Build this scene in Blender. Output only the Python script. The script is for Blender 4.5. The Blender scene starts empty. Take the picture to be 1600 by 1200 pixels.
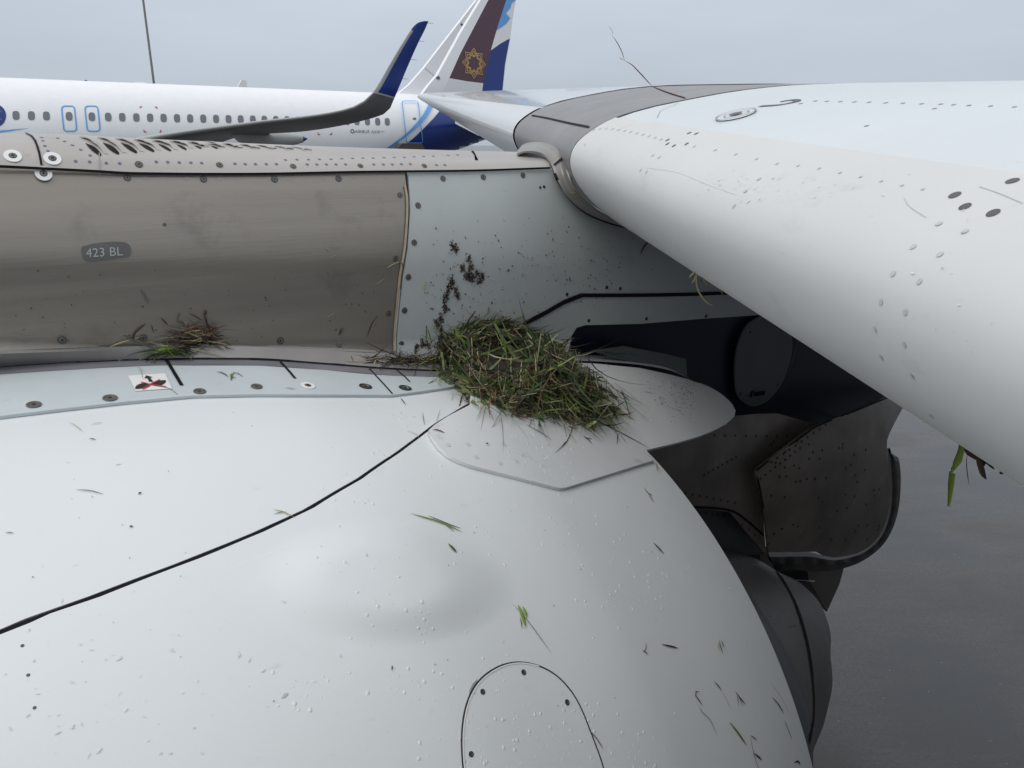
import bpy, math, random
from math import radians, sin, cos, tan, pi, hypot, atan2, sqrt
from mathutils import Vector, Matrix
from mathutils.bvhtree import BVHTree
from mathutils.geometry import delaunay_2d_cdt

random.seed(7)
scene = bpy.context.scene
col = scene.collection

# ------------------------------------------------------------------ camera
CAMH = 3.3
PITCH = radians(17.3)
FPX = 1202.0                     # focal length in pixels of the 1600 px wide photograph
cam_d = bpy.data.cameras.new('camera')
cam_d.sensor_width = 36.0
cam_d.lens = 36.0 * FPX / 1600.0
cam_d.clip_start = 0.02
cam_d.clip_end = 6000
cam = bpy.data.objects.new('camera', cam_d)
cam.location = (0, 0, CAMH)
cam.rotation_euler = (radians(90) - PITCH, 0, 0)
col.objects.link(cam)
scene.camera = cam

# ------------------------------------------------------------------ world: overcast daylight
SUN_EL, SUN_AZ = radians(50), radians(-138)      # azimuth measured from +Y towards +X
world = bpy.data.worlds.new('World')
scene.world = world
world.use_nodes = True
wt = world.node_tree
wt.nodes.clear()
wo = wt.nodes.new('ShaderNodeOutputWorld')
mixs = wt.nodes.new('ShaderNodeMixShader')
b1 = wt.nodes.new('ShaderNodeBackground')
b2 = wt.nodes.new('ShaderNodeBackground')
sky = wt.nodes.new('ShaderNodeTexSky')
sky.sky_type = 'NISHITA'
sky.sun_disc = False
sky.sun_elevation = SUN_EL
sky.sun_rotation = SUN_AZ
sky.dust_density = 4.0
b1.inputs['Strength'].default_value = 0.10
wt.links.new(sky.outputs[0], b1.inputs['Color'])
tc = wt.nodes.new('ShaderNodeTexCoord')
sep = wt.nodes.new('ShaderNodeSeparateXYZ')
wt.links.new(tc.outputs['Generated'], sep.inputs[0])
cr = wt.nodes.new('ShaderNodeValToRGB')
cr.color_ramp.elements[0].position = 0.0
cr.color_ramp.elements[0].color = (0.515, 0.57, 0.645, 1)
e = cr.color_ramp.elements.new(0.10); e.color = (0.565, 0.635, 0.725, 1)
e = cr.color_ramp.elements.new(0.35); e.color = (0.79, 0.845, 0.91, 1)
cr.color_ramp.elements[-1].position = 1.0
cr.color_ramp.elements[-1].color = (1.02, 1.05, 1.08, 1)
wt.links.new(sep.outputs['Z'], cr.inputs[0])
mpw = wt.nodes.new('ShaderNodeMapping'); mpw.inputs['Scale'].default_value = (1.2, 1.2, 5)
nzw = wt.nodes.new('ShaderNodeTexNoise'); nzw.inputs['Scale'].default_value = 1.7
nzw.inputs['Detail'].default_value = 5
wt.links.new(tc.outputs['Generated'], mpw.inputs[0]); wt.links.new(mpw.outputs[0], nzw.inputs[0])
mr = wt.nodes.new('ShaderNodeMapRange')
mr.inputs['From Min'].default_value = 0.3; mr.inputs['From Max'].default_value = 0.7
mr.inputs['To Min'].default_value = 0.93; mr.inputs['To Max'].default_value = 1.07
wt.links.new(nzw.outputs[0], mr.inputs[0])
mw = wt.nodes.new('ShaderNodeVectorMath'); mw.operation = 'SCALE'
wt.links.new(cr.outputs[0], mw.inputs[0]); wt.links.new(mr.outputs[0], mw.inputs['Scale'])
wt.links.new(mw.outputs[0], b2.inputs['Color'])
b2.inputs['Strength'].default_value = 1.0
mixs.inputs[0].default_value = 0.88
wt.links.new(b1.outputs[0], mixs.inputs[1]); wt.links.new(b2.outputs[0], mixs.inputs[2])
wt.links.new(mixs.outputs[0], wo.inputs[0])

sun_d = bpy.data.lights.new('sun', 'SUN')
sun_d.energy = 1.22
sun_d.angle = radians(40)
sun_d.color = (1.0, 0.97, 0.93)
sun = bpy.data.objects.new('sun', sun_d)
sdir = Vector((sin(SUN_AZ) * cos(SUN_EL), cos(SUN_AZ) * cos(SUN_EL), sin(SUN_EL)))
sun.rotation_euler = sdir.to_track_quat('Z', 'Y').to_euler()
sun.location = (0, 0, 30)
col.objects.link(sun)

scene.view_settings.view_transform = 'Standard'
scene.view_settings.look = 'None'
scene.view_settings.exposure = 0.0
scene.view_settings.gamma = 1.0
scene.view_settings.use_curve_mapping = False
scene.render.engine = 'CYCLES'
scene.cycles.max_bounces = 6

# ------------------------------------------------------------------ survey of the place
CAM = Vector((0, 0, CAMH))
FW = Vector((0, cos(PITCH), -sin(PITCH)))
UP = Vector((0, sin(PITCH), cos(PITCH)))
RT = Vector((1, 0, 0))
PH = radians(55)
A = Vector((sin(PH), cos(PH), 0))      # aft, along both aircraft
O = Vector((-cos(PH), sin(PH), 0))     # outboard, towards the right wing tip
Z = Vector((0, 0, 1))


def ray(px, py):
    return FW + RT * ((px - 800) / FPX) - UP * ((py - 600) / FPX)


def W(a, o, z):
    return CAM + A * a + O * o + Z * z


def bo(px, py, o):
    d = ray(px, py)
    return CAM + d * (o / d.dot(O))


def by(px, py, y):
    d = ray(px, py)
    return CAM + d * (y / d.y)


def proj(P):
    v = P - CAM
    dz = v.dot(FW)
    return (800 + FPX * v.dot(RT) / dz, 600 - FPX * v.dot(UP) / dz)


def lerp(a, b, t):
    return a + (b - a) * t


def interp(x, xs, ys):
    if x <= xs[0]: return ys[0]
    for i in range(1, len(xs)):
        if x <= xs[i]:
            return lerp(ys[i - 1], ys[i], (x - xs[i - 1]) / (xs[i] - xs[i - 1]))
    return ys[-1]


def sstep(a, b, x):
    t = max(0, min(1, (x - a) / (b - a)))
    return t * t * (3 - 2 * t)


def cr_spline(P, n):
    """resample a polyline (Vectors) smoothly to n points"""
    P = [Vector(p) for p in P]
    if len(P) == 2:
        return [P[0].lerp(P[1], i / (n - 1)) for i in range(n)]
    L = [0]
    for i in range(1, len(P)): L.append(L[-1] + max(1e-9, (P[i] - P[i - 1]).length))
    out = []
    for k in range(n):
        s = L[-1] * k / (n - 1)
        i = 0
        while i < len(P) - 2 and s > L[i + 1]: i += 1
        t = (s - L[i]) / (L[i + 1] - L[i])
        p1, p2 = P[i], P[i + 1]
        h = L[i + 1] - L[i]
        m1 = (P[i + 1] - P[i - 1]) / (L[i + 1] - L[i - 1]) if i > 0 else (p2 - p1) / h
        m2 = (P[i + 2] - P[i]) / (L[i + 2] - L[i]) if i + 2 < len(P) else (p2 - p1) / h
        t2, t3 = t * t, t * t * t
        out.append(p1 * (2 * t3 - 3 * t2 + 1) + m1 * h * (t3 - 2 * t2 + t) + p2 * (3 * t2 - 2 * t3) + m2 * h * (t3 - t2))
    return out


# ------------------------------------------------------------------ materials
MATS = {}


def mat(name, base, rough=0.4, metal=0.0, coat=0.0, var=0.0, vscale=3.0, bump=0.0, bscale=40.0,
        dirt=None, dscale=8.0, dthr=0.62, damt=0.5, stretch=None, spec=0.5, coat_rough=0.08, rvar=0.0, trans=0.0, dstretch=None):
    m = bpy.data.materials.new(name)
    m.use_nodes = True
    nt = m.node_tree
    bs = nt.nodes['Principled BSDF']
    bs.inputs['Base Color'].default_value = (*base, 1)
    bs.inputs['Roughness'].default_value = rough
    bs.inputs['Metallic'].default_value = metal
    bs.inputs['Coat Weight'].default_value = coat
    bs.inputs['Coat Roughness'].default_value = coat_rough
    bs.inputs['Specular IOR Level'].default_value = spec
    bs.inputs['Transmission Weight'].default_value = trans
    geo = nt.nodes.new('ShaderNodeNewGeometry')

    def mapped(st):
        mp = nt.nodes.new('ShaderNodeMapping')
        # texture space turned to lie along the aircraft (x = aft, y = outboard)
        mp.vector_type = 'TEXTURE'
        mp.inputs['Rotation'].default_value = (0, 0, pi / 2 - PH)
        nt.links.new(geo.outputs['Position'], mp.inputs['Vector'])
        if st:
            m2 = nt.nodes.new('ShaderNodeMapping')
            m2.inputs['Scale'].default_value = st
            nt.links.new(mp.outputs[0], m2.inputs[0])
            return m2.outputs[0]
        return mp.outputs[0]

    def noise(sc, det, st=None, ro=0.55):
        n = nt.nodes.new('ShaderNodeTexNoise')
        n.inputs['Scale'].default_value = sc
        n.inputs['Detail'].default_value = det
        n.inputs['Roughness'].default_value = ro
        nt.links.new(mapped(st), n.inputs['Vector'])
        return n.outputs[0]

    def rng(src, a, b, c, d):
        r = nt.nodes.new('ShaderNodeMapRange')
        for k, v in zip(('From Min', 'From Max', 'To Min', 'To Max'), (a, b, c, d)): r.inputs[k].default_value = v
        nt.links.new(src, r.inputs[0])
        return r.outputs[0]

    cur = None
    if var:
        v = nt.nodes.new('ShaderNodeVectorMath'); v.operation = 'SCALE'
        v.inputs[0].default_value = base
        nt.links.new(rng(noise(vscale, 6, stretch), 0.3, 0.7, 1 - var, 1 + var), v.inputs['Scale'])
        cur = v.outputs[0]
    if dirt:
        mx = nt.nodes.new('ShaderNodeMix'); mx.data_type = 'RGBA'
        if cur: nt.links.new(cur, mx.inputs[6])
        else: mx.inputs[6].default_value = (*base, 1)
        mx.inputs[7].default_value = (*dirt, 1)
        nt.links.new(rng(noise(dscale, 8, dstretch, 0.65), dthr, dthr + 0.12, 0, damt), mx.inputs[0])
        cur = mx.outputs[2]
    if cur: nt.links.new(cur, bs.inputs['Base Color'])
    if rvar:
        nt.links.new(rng(noise(vscale * 2.3, 6, stretch), 0.3, 0.7, rough - rvar, rough + rvar), bs.inputs['Roughness'])
    if bump:
        bp = nt.nodes.new('ShaderNodeBump')
        bp.inputs['Strength'].default_value = bump
        bp.inputs['Distance'].default_value = 0.004
        nt.links.new(noise(bscale, 4, stretch), bp.inputs['Height'])
        nt.links.new(bp.outputs[0], bs.inputs['Normal'])
    MATS[name] = m
    return m


WHITE = mat('white_cowl_paint', (0.70, 0.731, 0.743), 0.42, coat=0.22, coat_rough=0.30, var=0.025, vscale=2.2, rvar=0.08,
            dirt=(0.42, 0.43, 0.42), dscale=26, dthr=0.66, damt=0.45, dstretch=(0.6, 1.2, 1))
FAIR = mat('fairing_paint', (0.66, 0.68, 0.69), 0.33, coat=0.2, coat_rough=0.2, var=0.05, vscale=5,
           dirt=(0.25, 0.22, 0.20), dscale=18, dthr=0.60, damt=0.45)
PALE = mat('pale_blue_seal', (0.53, 0.585, 0.605), 0.42, var=0.05, vscale=7, dirt=(0.34, 0.37, 0.38), dscale=22, dthr=0.62, damt=0.4)
GREYST = mat('grey_strip', (0.19, 0.19, 0.21), 0.42, var=0.15, vscale=9, dirt=(0.25, 0.24, 0.23), dscale=14, dthr=0.6, damt=0.5)
FILLET = mat('fillet_metal', (0.33, 0.31, 0.305), 0.38, metal=0.3, var=0.15, vscale=5, dirt=(0.30, 0.29, 0.27), dscale=9, dthr=0.58, damt=0.6)
METAL = mat('weathered_metal', (0.285, 0.260, 0.228), 0.36, metal=0.62, var=0.10, vscale=3.5, rvar=0.06, stretch=(0.25, 3, 6),
            bump=0.08, bscale=55, dirt=(0.12, 0.112, 0.105), dscale=5.5, dthr=0.57, damt=0.42)
METALTOP = mat('weathered_metal_top', (0.42, 0.395, 0.375), 0.42, metal=0.25, var=0.10, vscale=5, rvar=0.05, stretch=(0.4, 1, 1),
               dirt=(0.20, 0.19, 0.18), dscale=12, dthr=0.62, damt=0.5)
WALLP = mat('pylon_paint', (0.43, 0.462, 0.462), 0.36, coat=0.1, coat_rough=0.2, var=0.07, vscale=3,
            dirt=(0.10, 0.09, 0.08), dscale=42, dthr=0.665, damt=0.75)
SEALANT = mat('tan_sealant', (0.42, 0.33, 0.25), 0.7, var=0.2, vscale=30)
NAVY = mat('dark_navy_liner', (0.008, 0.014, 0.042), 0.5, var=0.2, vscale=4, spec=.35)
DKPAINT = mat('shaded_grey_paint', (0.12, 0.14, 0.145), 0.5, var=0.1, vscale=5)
HOT = mat('heat_stained_metal', (0.20, 0.172, 0.152), 0.42, metal=0.3, var=0.3, vscale=5, rvar=0.08, bump=0.03, bscale=12,
          dirt=(0.42, 0.40, 0.38), dscale=6, dthr=0.64, damt=0.45)
HOT2 = mat('brown_nozzle_metal', (0.125, 0.115, 0.108), 0.5, metal=0.2, var=0.2, vscale=6, dirt=(0.10, 0.09, 0.085), dscale=10, dthr=0.58, damt=0.5)
COREP = mat('core_cowl_paint', (0.065, 0.075, 0.078), 0.5, var=0.15, vscale=5)
BLANKET = mat('black_heat_blanket', (0.040, 0.038, 0.037), 0.55, var=0.3, vscale=12, bump=0.5, bscale=25)
BLACK = mat('black_rubber', (0.010, 0.010, 0.014), 0.7, spec=.15)
SLAT = mat('slat_paint', (0.60, 0.605, 0.597), 0.42, coat=0.05, coat_rough=0.3, var=0.035, vscale=2.5,
           dirt=(0.36, 0.36, 0.35), dscale=10, dthr=0.62, damt=0.35, dstretch=(1, .5, 2))
WING = mat('wing_skin_paint', (0.60, 0.642, 0.662), 0.35, coat=0.12, coat_rough=0.2, var=0.04, vscale=2.5,
           dirt=(0.46, 0.48, 0.49), dscale=6, dthr=0.6, damt=0.3, dstretch=(.5, 1.5, 1))
WINGB = mat('outer_wing_gloss', (0.56, 0.59, 0.61), 0.22, coat=0.5, coat_rough=0.05, var=0.03)
GREYM = mat('grey_slat_root', (0.225, 0.22, 0.225), 0.42, metal=0.25, var=0.08, vscale=4, rvar=0.05,
            dirt=(0.30, 0.28, 0.26), dscale=6, dthr=0.6, damt=0.4)
SCREWF = mat('screw_face', (0.20, 0.19, 0.185), 0.4, metal=0.6, var=0.2, vscale=80)
SCREWD = mat('screw_dark', (0.02, 0.02, 0.022), 0.6)
SCREWR = mat('screw_rim', (0.10, 0.095, 0.09), 0.55)
STEEL = mat('bright_steel', (0.55, 0.53, 0.50), 0.3, metal=0.8)
RIVB = mat('blue_grey_rivet', (0.12, 0.14, 0.21), 0.45)
RIVG = mat('grey_rivet', (0.30, 0.305, 0.31), 0.5)
RIVD = mat('dark_rivet', (0.085, 0.083, 0.085), 0.5)
RIVL = mat('painted_rivet', (0.49, 0.495, 0.50), 0.4)
LABW = mat('white_label', (0.78, 0.78, 0.76), 0.5)
LABBK = mat('label_black', (0.03, 0.025, 0.03), 0.5)
LABR = mat('label_red', (0.45, 0.05, 0.05), 0.5)
TAGG = mat('text_plate_grey', (0.105, 0.105, 0.103), 0.5, var=0.1, vscale=20)
TAGT = mat('pale_lettering', (0.36, 0.38, 0.37), 0.5)
INK = mat('grey_ink', (0.13, 0.14, 0.17), 0.5)
NBW = mat('airliner_white', (0.82, 0.83, 0.85), 0.45, coat=0.12, var=0.02)
NBB = mat('airliner_blue', (0.005, 0.030, 0.20), 0.3, coat=0.3)
NBL = mat('airliner_light_blue', (0.12, 0.36, 0.75), 0.3, coat=0.3)
NBG = mat('cabin_window', (0.17, 0.18, 0.20), 0.35)
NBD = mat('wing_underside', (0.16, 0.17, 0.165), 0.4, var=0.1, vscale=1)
NBUP = mat('winglet_grey', (0.35, 0.36, 0.35), 0.4)
MAROON = mat('aubergine_paint', (0.075, 0.028, 0.048), 0.3, coat=0.3)
GOLD = mat('gold_print', (0.50, 0.33, 0.13), 0.35)
MAST = mat('mast_metal', (0.22, 0.21, 0.19), 0.6)
GR1 = mat('grass_green', (0.092, 0.128, 0.034), 0.5, var=0.45, vscale=25)
GR2 = mat('grass_dark_green', (0.026, 0.042, 0.015), 0.5, var=0.4, vscale=25)
GR3 = mat('straw', (0.35, 0.31, 0.175), 0.6, var=0.35, vscale=25)
GR4 = mat('rotten_brown', (0.060, 0.035, 0.022), 0.7, var=0.5, vscale=30)
GR5 = mat('bright_leaf', (0.16, 0.24, 0.035), 0.45, var=0.35, vscale=20)
GR6 = mat('red_stem', (0.13, 0.045, 0.028), 0.6, var=0.4, vscale=25)
SOIL_SHADE = mat('dark_mud_nest_shade', (0.020, 0.015, 0.012), 0.9, var=0.4, vscale=40)  # mud colour, also used as painted shade inside the nest
WATER = mat('rain_water', (0.68, 0.705, 0.71), 0.10)

# ------------------------------------------------------------------ object helpers
REG = {}
WORLDM = {}


def tag(o, label=None, cat=None, group=None, kind=None):
    if label: o['label'] = label
    if cat: o['category'] = cat
    if group: o['group'] = group
    if kind: o['kind'] = kind
    return o


def empty(name, loc):
    o = bpy.data.objects.new(name, None)
    col.objects.link(o)
    o.location = loc
    o.empty_display_size = 0.3
    WORLDM[o.name] = Matrix.Translation(Vector(loc))
    return o


def place(o, M, parent):
    o.matrix_basis = M
    if parent is not None:
        o.parent = parent
        o.matrix_parent_inverse = WORLDM[parent.name].inverted()
    WORLDM[o.name] = M.copy()


def mk(name, verts, faces, m, parent=None, smooth=True, reg=None, mi=None, solid=0.0, face_cam=False):
    """one mesh object from world-space vertices, origin at its own centre"""
    verts = [Vector(v) for v in verts]
    faces = [tuple(f) for f in faces]
    if face_cam:
        s = 0
        for f in faces[:: max(1, len(faces) // 50)]:
            a, b, c = verts[f[0]], verts[f[1]], verts[f[2]]
            n = (b - a).cross(c - a)
            s += n.dot(CAM - a)
        if s < 0: faces = [tuple(reversed(f)) for f in faces]
    if reg:
        REG.setdefault(reg, []).append(BVHTree.FromPolygons(verts, faces))
    lo = Vector([min(v[i] for v in verts) for i in range(3)])
    hi = Vector([max(v[i] for v in verts) for i in range(3)])
    c = (lo + hi) / 2
    if parent is None: c.z = lo.z
    me = bpy.data.meshes.new(name)
    me.from_pydata([v - c for v in verts], [], faces)
    for mm in (m if isinstance(m, (list, tuple)) else [m]): me.materials.append(mm)
    if mi: me.polygons.foreach_set('material_index', mi)
    if smooth: me.polygons.foreach_set('use_smooth', [True] * len(me.polygons))
    me.update()
    o = bpy.data.objects.new(name, me)
    col.objects.link(o)
    place(o, Matrix.Translation(c), parent)
    if solid:
        s = o.modifiers.new('thickness', 'SOLIDIFY')
        s.thickness = solid
        s.offset = -1
        e_ = o.modifiers.new('crisp_edges', 'EDGE_SPLIT')
        e_.split_angle = radians(50)
    return o


def hit(px, py, regs, off=0.0):
    d = ray(px, py).normalized()
    best = None
    for r in regs:
        for t in REG.get(r, []):
            h = t.ray_cast(CAM, d)
            if h[0] is not None and (best is None or h[3] < best[3]): best = h
    if best is None: return None
    n = best[1] if best[1].dot(d) < 0 else -best[1]
    return best[0] + n * off, n


def hp(px, py, regs, off=0.0, fallback=None):
    h = hit(px, py, regs, off)
    if h is None:
        return fallback(px, py) if fallback else None
    return h[0]


def grid_faces(nr, nc, closed=False):
    F = []
    for i in range(nr - 1):
        for j in range(nc - 1 + (1 if closed else 0)):
            j2 = (j + 1) % nc
            F.append((i * nc + j, i * nc + j2, (i + 1) * nc + j2, (i + 1) * nc + j))
    return F


def loft(rows, nu, nv):
    R = [cr_spline(r, nu) for r in rows]
    cols = [cr_spline([R[k][i] for k in range(len(R))], nv) for i in range(nu)]
    V = [cols[i][j] for j in range(nv) for i in range(nu)]
    return V, grid_faces(nv, nu)


def smooth_px(pts, n, closed=False):
    P = [Vector((x, y, 0)) for x, y in pts]
    if closed: P = P + [P[0]]
    R = cr_spline(P, n)
    if closed: R = R[:-1]
    return [(v.x, v.y) for v in R]


def panel(name, outline, func, m, parent=None, step=14, solid=0.0, reg=None, smooth=True, jitter=0):
    """a sheet whose outline is surveyed and whose every point is put on a real surface by func"""
    xs = [p[0] for p in outline]; ys = [p[1] for p in outline]
    dens = []
    n = len(outline)
    for i in range(n):
        a, b = Vector(outline[i]), Vector(outline[(i + 1) % n])
        k = max(1, int((b - a).length / step))
        for j in range(k): dens.append(a.lerp(b, j / k))

    def inside(x, y):
        c = False
        for i in range(n):
            x1, y1 = outline[i]; x2, y2 = outline[(i + 1) % n]
            if (y1 > y) != (y2 > y) and x < (x2 - x1) * (y - y1) / (y2 - y1) + x1: c = not c
        return c
    pts = list(dens)
    y = min(ys) + step * .5
    k = 0
    while y < max(ys):
        x = min(xs) + step * (.5 if k % 2 else .25)
        while x < max(xs):
            if inside(x, y):
                md = min((Vector((x, y)) - p).length_squared for p in dens)
                if md > (step * .45) ** 2: pts.append(Vector((x, y)))
            x += step
        y += step * .87
        k += 1
    edges = [(i, (i + 1) % len(dens)) for i in range(len(dens))]
    r = delaunay_2d_cdt(pts, edges, [], 1, 1e-4)
    V2, F = r[0], r[2]
    V = [func(v.x, v.y) for v in V2]
    ok = [v is not None for v in V]
    if not all(ok):
        rm = {}
        NV = []
        for i, v in enumerate(V):
            if v is not None: rm[i] = len(NV); NV.append(v)
        F = [tuple(rm[i] for i in f) for f in F if all(ok[i] for i in f)]
        V = NV
    if not F: return None
    return mk(name, V, F, m, parent, smooth, reg, solid=solid, face_cam=True)


def ribbon(name, pts, width, regs, m, parent=None, off=0.0008, n=None, fallback=None, taper=False, solid=0, nrm=None):
    """thin strip lying on a surface along a surveyed line; width in metres"""
    n = n or max(3, int(sum(hypot(pts[i + 1][0] - pts[i][0], pts[i + 1][1] - pts[i][1]) for i in range(len(pts) - 1)) / 8))
    S = smooth_px(pts, n)
    C = []
    for x, y in S:
        h = hit(x, y, regs, off)
        if h: C.append(h)
        elif fallback: C.append((fallback(x, y), nrm or -ray(x, y).normalized()))
    if len(C) < 2: return None
    V = []
    for i, (p, nn) in enumerate(C):
        a = C[max(0, i - 1)][0]; b = C[min(len(C) - 1, i + 1)][0]
        t = (b - a)
        if t.length < 1e-7: t = Vector((1, 0, 0))
        s = t.normalized().cross(nn).normalized()
        w = width / 2
        if taper: w *= max(0.12, 1 - abs(2 * i / (len(C) - 1) - 1) ** 2.2)
        V += [p - s * w, p + s * w]
    F = [(2 * i, 2 * i + 1, 2 * i + 3, 2 * i + 2) for i in range(len(C) - 1)]
    return mk(name, V, F, m, parent, face_cam=True, solid=solid)


def tube(pts, r0, r1=None, k=5):
    r1 = r0 if r1 is None else r1
    V, F = [], []
    n = len(pts)
    for i, p in enumerate(pts):
        t = (pts[min(n - 1, i + 1)] - pts[max(0, i - 1)]).normalized()
        a = t.cross(Z)
        if a.length < 1e-3: a = t.cross(RT)
        a.normalize(); b = t.cross(a)
        r = lerp(r0, r1, i / (n - 1))
        for j in range(k):
            an = 2 * pi * j / k
            V.append(p + a * (r * cos(an)) + b * (r * sin(an)))
    for i in range(n - 1):
        for j in range(k):
            F.append((i * k + j, i * k + (j + 1) % k, (i + 1) * k + (j + 1) % k, (i + 1) * k + j))
    F.append(tuple(range(k - 1, -1, -1))); F.append(tuple((n - 1) * k + j for j in range(k)))
    return V, F


class Bag:
    def __init__(s): s.v, s.f, s.m = [], [], []
    def add(s, V, F, mi=0):
        b = len(s.v)
        s.v += list(V); s.f += [tuple(i + b for i in f) for f in F]; s.m += [mi] * len(F)


# shared fastener meshes, unit radius, lying in XY with +Z out of the skin
def disc_mesh(name, rings, mats, cross=None, n=14):
    """rings: list of (r, z, material index of the band inside the next ring)"""
    V, F, M = [], [], []
    for r, z, mi in rings:
        for j in range(n):
            V.append((r * cos(2 * pi * j / n), r * sin(2 * pi * j / n), z))
    for i in range(len(rings) - 1):
        for j in range(n):
            F.append((i * n + j, i * n + (j + 1) % n, (i + 1) * n + (j + 1) % n, (i + 1) * n + j)); M.append(rings[i + 1][2])
    F.append(tuple((len(rings) - 1) * n + j for j in range(n))); M.append(rings[-1][2])
    if cross:
        L, w, z, mi = cross
        for (hx, hy) in ((L, w), (w, L)):
            b = len(V)
            V += [(-hx, -hy, z), (hx, -hy, z), (hx, hy, z), (-hx, hy, z)]
            F.append((b, b + 1, b + 2, b + 3)); M.append(mi)
            z += 0.01
    me = bpy.data.meshes.new(name)
    me.from_pydata(V, [], F)
    for m in mats: me.materials.append(m)
    me.polygons.foreach_set('material_index', M)
    me.update()
    return me


ME_SCREW = disc_mesh('screw', [(1, 0.02, 0), (.98, .12, 0), (.74, .10, 0), (.72, .05, 2), (.62, .16, 2), (.6, .17, 1)], [SCREWR, SCREWF, SCREWD], (.42, .13, .20, 2))
ME_CAMLOC = disc_mesh('cap', [(1, 0.02, 0), (.97, .14, 0), (.70, .15, 0), (.66, .08, 0), (.28, .10, 0), (.24, .05, 1)], [SCREWF, SCREWD])
ME_RINGW = disc_mesh('ring', [(1, 0.02, 0), (.98, .08, 0), (.46, .08, 0), (.44, .10, 2), (.36, .12, 2), (.34, .14, 1)], [LABW, SCREWF, SCREWD], (.22, .07, .18, 2), n=20)
ME_FLUSH = disc_mesh('flush', [(1, 0.01, 1), (.93, .03, 1), (.90, .05, 0), (.55, .05, 0), (.52, .05, 1), (.42, .05, 1), (.40, .06, 0)], [WHITE, RIVG], (.22, .06, .10, 1), n=16)
ME_DOT = disc_mesh('dot', [(1, 0.02, 0), (.9, .12, 0)], [SCREWD], n=10)
ME_DARKSCREW = disc_mesh('darkscrew', [(1, 0.02, 0), (.96, .10, 0), (.6, .12, 0), (.55, .02, 1)], [SCREWD, SCREWF], (.3, .1, .07, 0), n=14)
ME_TICK = disc_mesh('tick', [(1, 0.01, 0), (.96, .02, 0), (.84, .02, 0), (.82, .02, 1)], [RIVG, METAL], n=12)


def fastener(name, me, px, py, rpx, regs, parent, sx=1.0, rot=None, off=0.0004):
    h = hit(px, py, regs, off)
    if h is None: return None
    p, n = h
    dist = (p - CAM).dot(FW)
    r = rpx * dist / FPX
    x = A - n * A.dot(n)
    x.normalize()
    y = n.cross(x)
    M = Matrix((x, y, n)).transposed().to_4x4()
    rz = Matrix.Rotation(random.uniform(0, pi) if rot is None else rot, 4, 'Z')
    o = bpy.data.objects.new(name, me)
    col.objects.link(o)
    M = Matrix.Translation(p) @ M @ rz @ Matrix.Diagonal((r * sx, r, r, 1))
    place(o, M, parent)
    return o


def rivets(name, pts, rpx, regs, m, parent, el=1.0, off=0.0006, aspect_dir=A):
    """many small rivet heads as one part"""
    b = Bag()
    for q in pts:
        px, py = q[0], q[1]
        h = hit(px, py, regs, off)
        if h is None: continue
        p, n = h
        r = (q[2] if len(q) > 2 else rpx) * (p - CAM).dot(FW) / FPX
        x = aspect_dir - n * aspect_dir.dot(n); x.normalize(); y = n.cross(x)
        k = 10
        V = [p + x * (r * el * cos(2 * pi * j / k)) + y * (r * sin(2 * pi * j / k)) for j in range(k)]
        V += [p + n * r * .05 + x * (r * .8 * el * cos(2 * pi * j / k)) + y * (r * .8 * sin(2 * pi * j / k)) for j in range(k)]
        F = [(j, (j + 1) % k, k + (j + 1) % k, k + j) for j in range(k)] + [tuple(range(k, 2 * k))]
        b.add(V, F)
    if not b.f: return None
    o = mk(name, b.v, b.f, m, parent, smooth=False)
    o['kind'] = 'stuff'
    return o


def line_pts(x0, y0, x1, y1, n):
    return [(lerp(x0, x1, i / (n - 1)), lerp(y0, y1, i / (n - 1))) for i in range(n)]


def poly_pts(P, n):
    return smooth_px(P, n)


def text_decal(name, body, x0, y0, size, ang, regs, m, parent, sx=1.0, shear=0.0, off=0.001, keyst=0.0):
    cu = bpy.data.curves.new(name, 'FONT')
    cu.body = body
    cu.size = 1.0
    cu.resolution_u = 3
    to = bpy.data.objects.new(name, cu)
    col.objects.link(to)
    bpy.context.view_layer.update()
    dg = bpy.context.evaluated_depsgraph_get()
    me = to.evaluated_get(dg).to_mesh()
    P2 = [(v.co.x, v.co.y) for v in me.vertices]
    F = [tuple(p.vertices) for p in me.polygons]
    to.evaluated_get(dg).to_mesh_clear()
    bpy.data.objects.remove(to)
    V = []
    for x, y in P2:
        sc = size * (1 + keyst * x)
        X = x * sc * sx + y * shear * sc; Y = -y * sc
        qx = x0 + X * cos(ang) - Y * sin(ang)
        qy = y0 + X * sin(ang) + Y * cos(ang)
        V.append(hp(qx, qy, regs, off))
    F = [f for f in F if all(V[i] is not None for i in f)]
    V = [v if v is not None else CAM for v in V]
    used = sorted({i for f in F for i in f})
    if not used: return None
    rm = {i: k for k, i in enumerate(used)}
    return mk(name, [V[i] for i in used], [tuple(rm[i] for i in f) for f in F], m, parent, smooth=False, face_cam=True)


# ------------------------------------------------------------------ ground and setting
GZ = 0.0
GROUND = bpy.data.materials.new('wet_apron')
GROUND.use_nodes = True
nt = GROUND.node_tree
bs = nt.nodes['Principled BSDF']
g = nt.nodes.new('ShaderNodeNewGeometry')
mp = nt.nodes.new('ShaderNodeMapping'); mp.inputs['Rotation'].default_value = (0, 0, -0.9); mp.inputs['Scale'].default_value = (0.8, 3.0, 1)
nt.links.new(g.outputs['Position'], mp.inputs[0])
n1 = nt.nodes.new('ShaderNodeTexNoise'); n1.inputs['Scale'].default_value = 1.6; n1.inputs['Detail'].default_value = 9; n1.inputs['Roughness'].default_value = .7
nt.links.new(mp.outputs[0], n1.inputs[0])
n2 = nt.nodes.new('ShaderNodeTexNoise'); n2.inputs['Scale'].default_value = 0.9; n2.inputs['Detail'].default_value = 7
nt.links.new(g.outputs['Position'], n2.inputs[0])
ad = nt.nodes.new('ShaderNodeMath'); ad.operation = 'ADD'
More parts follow.
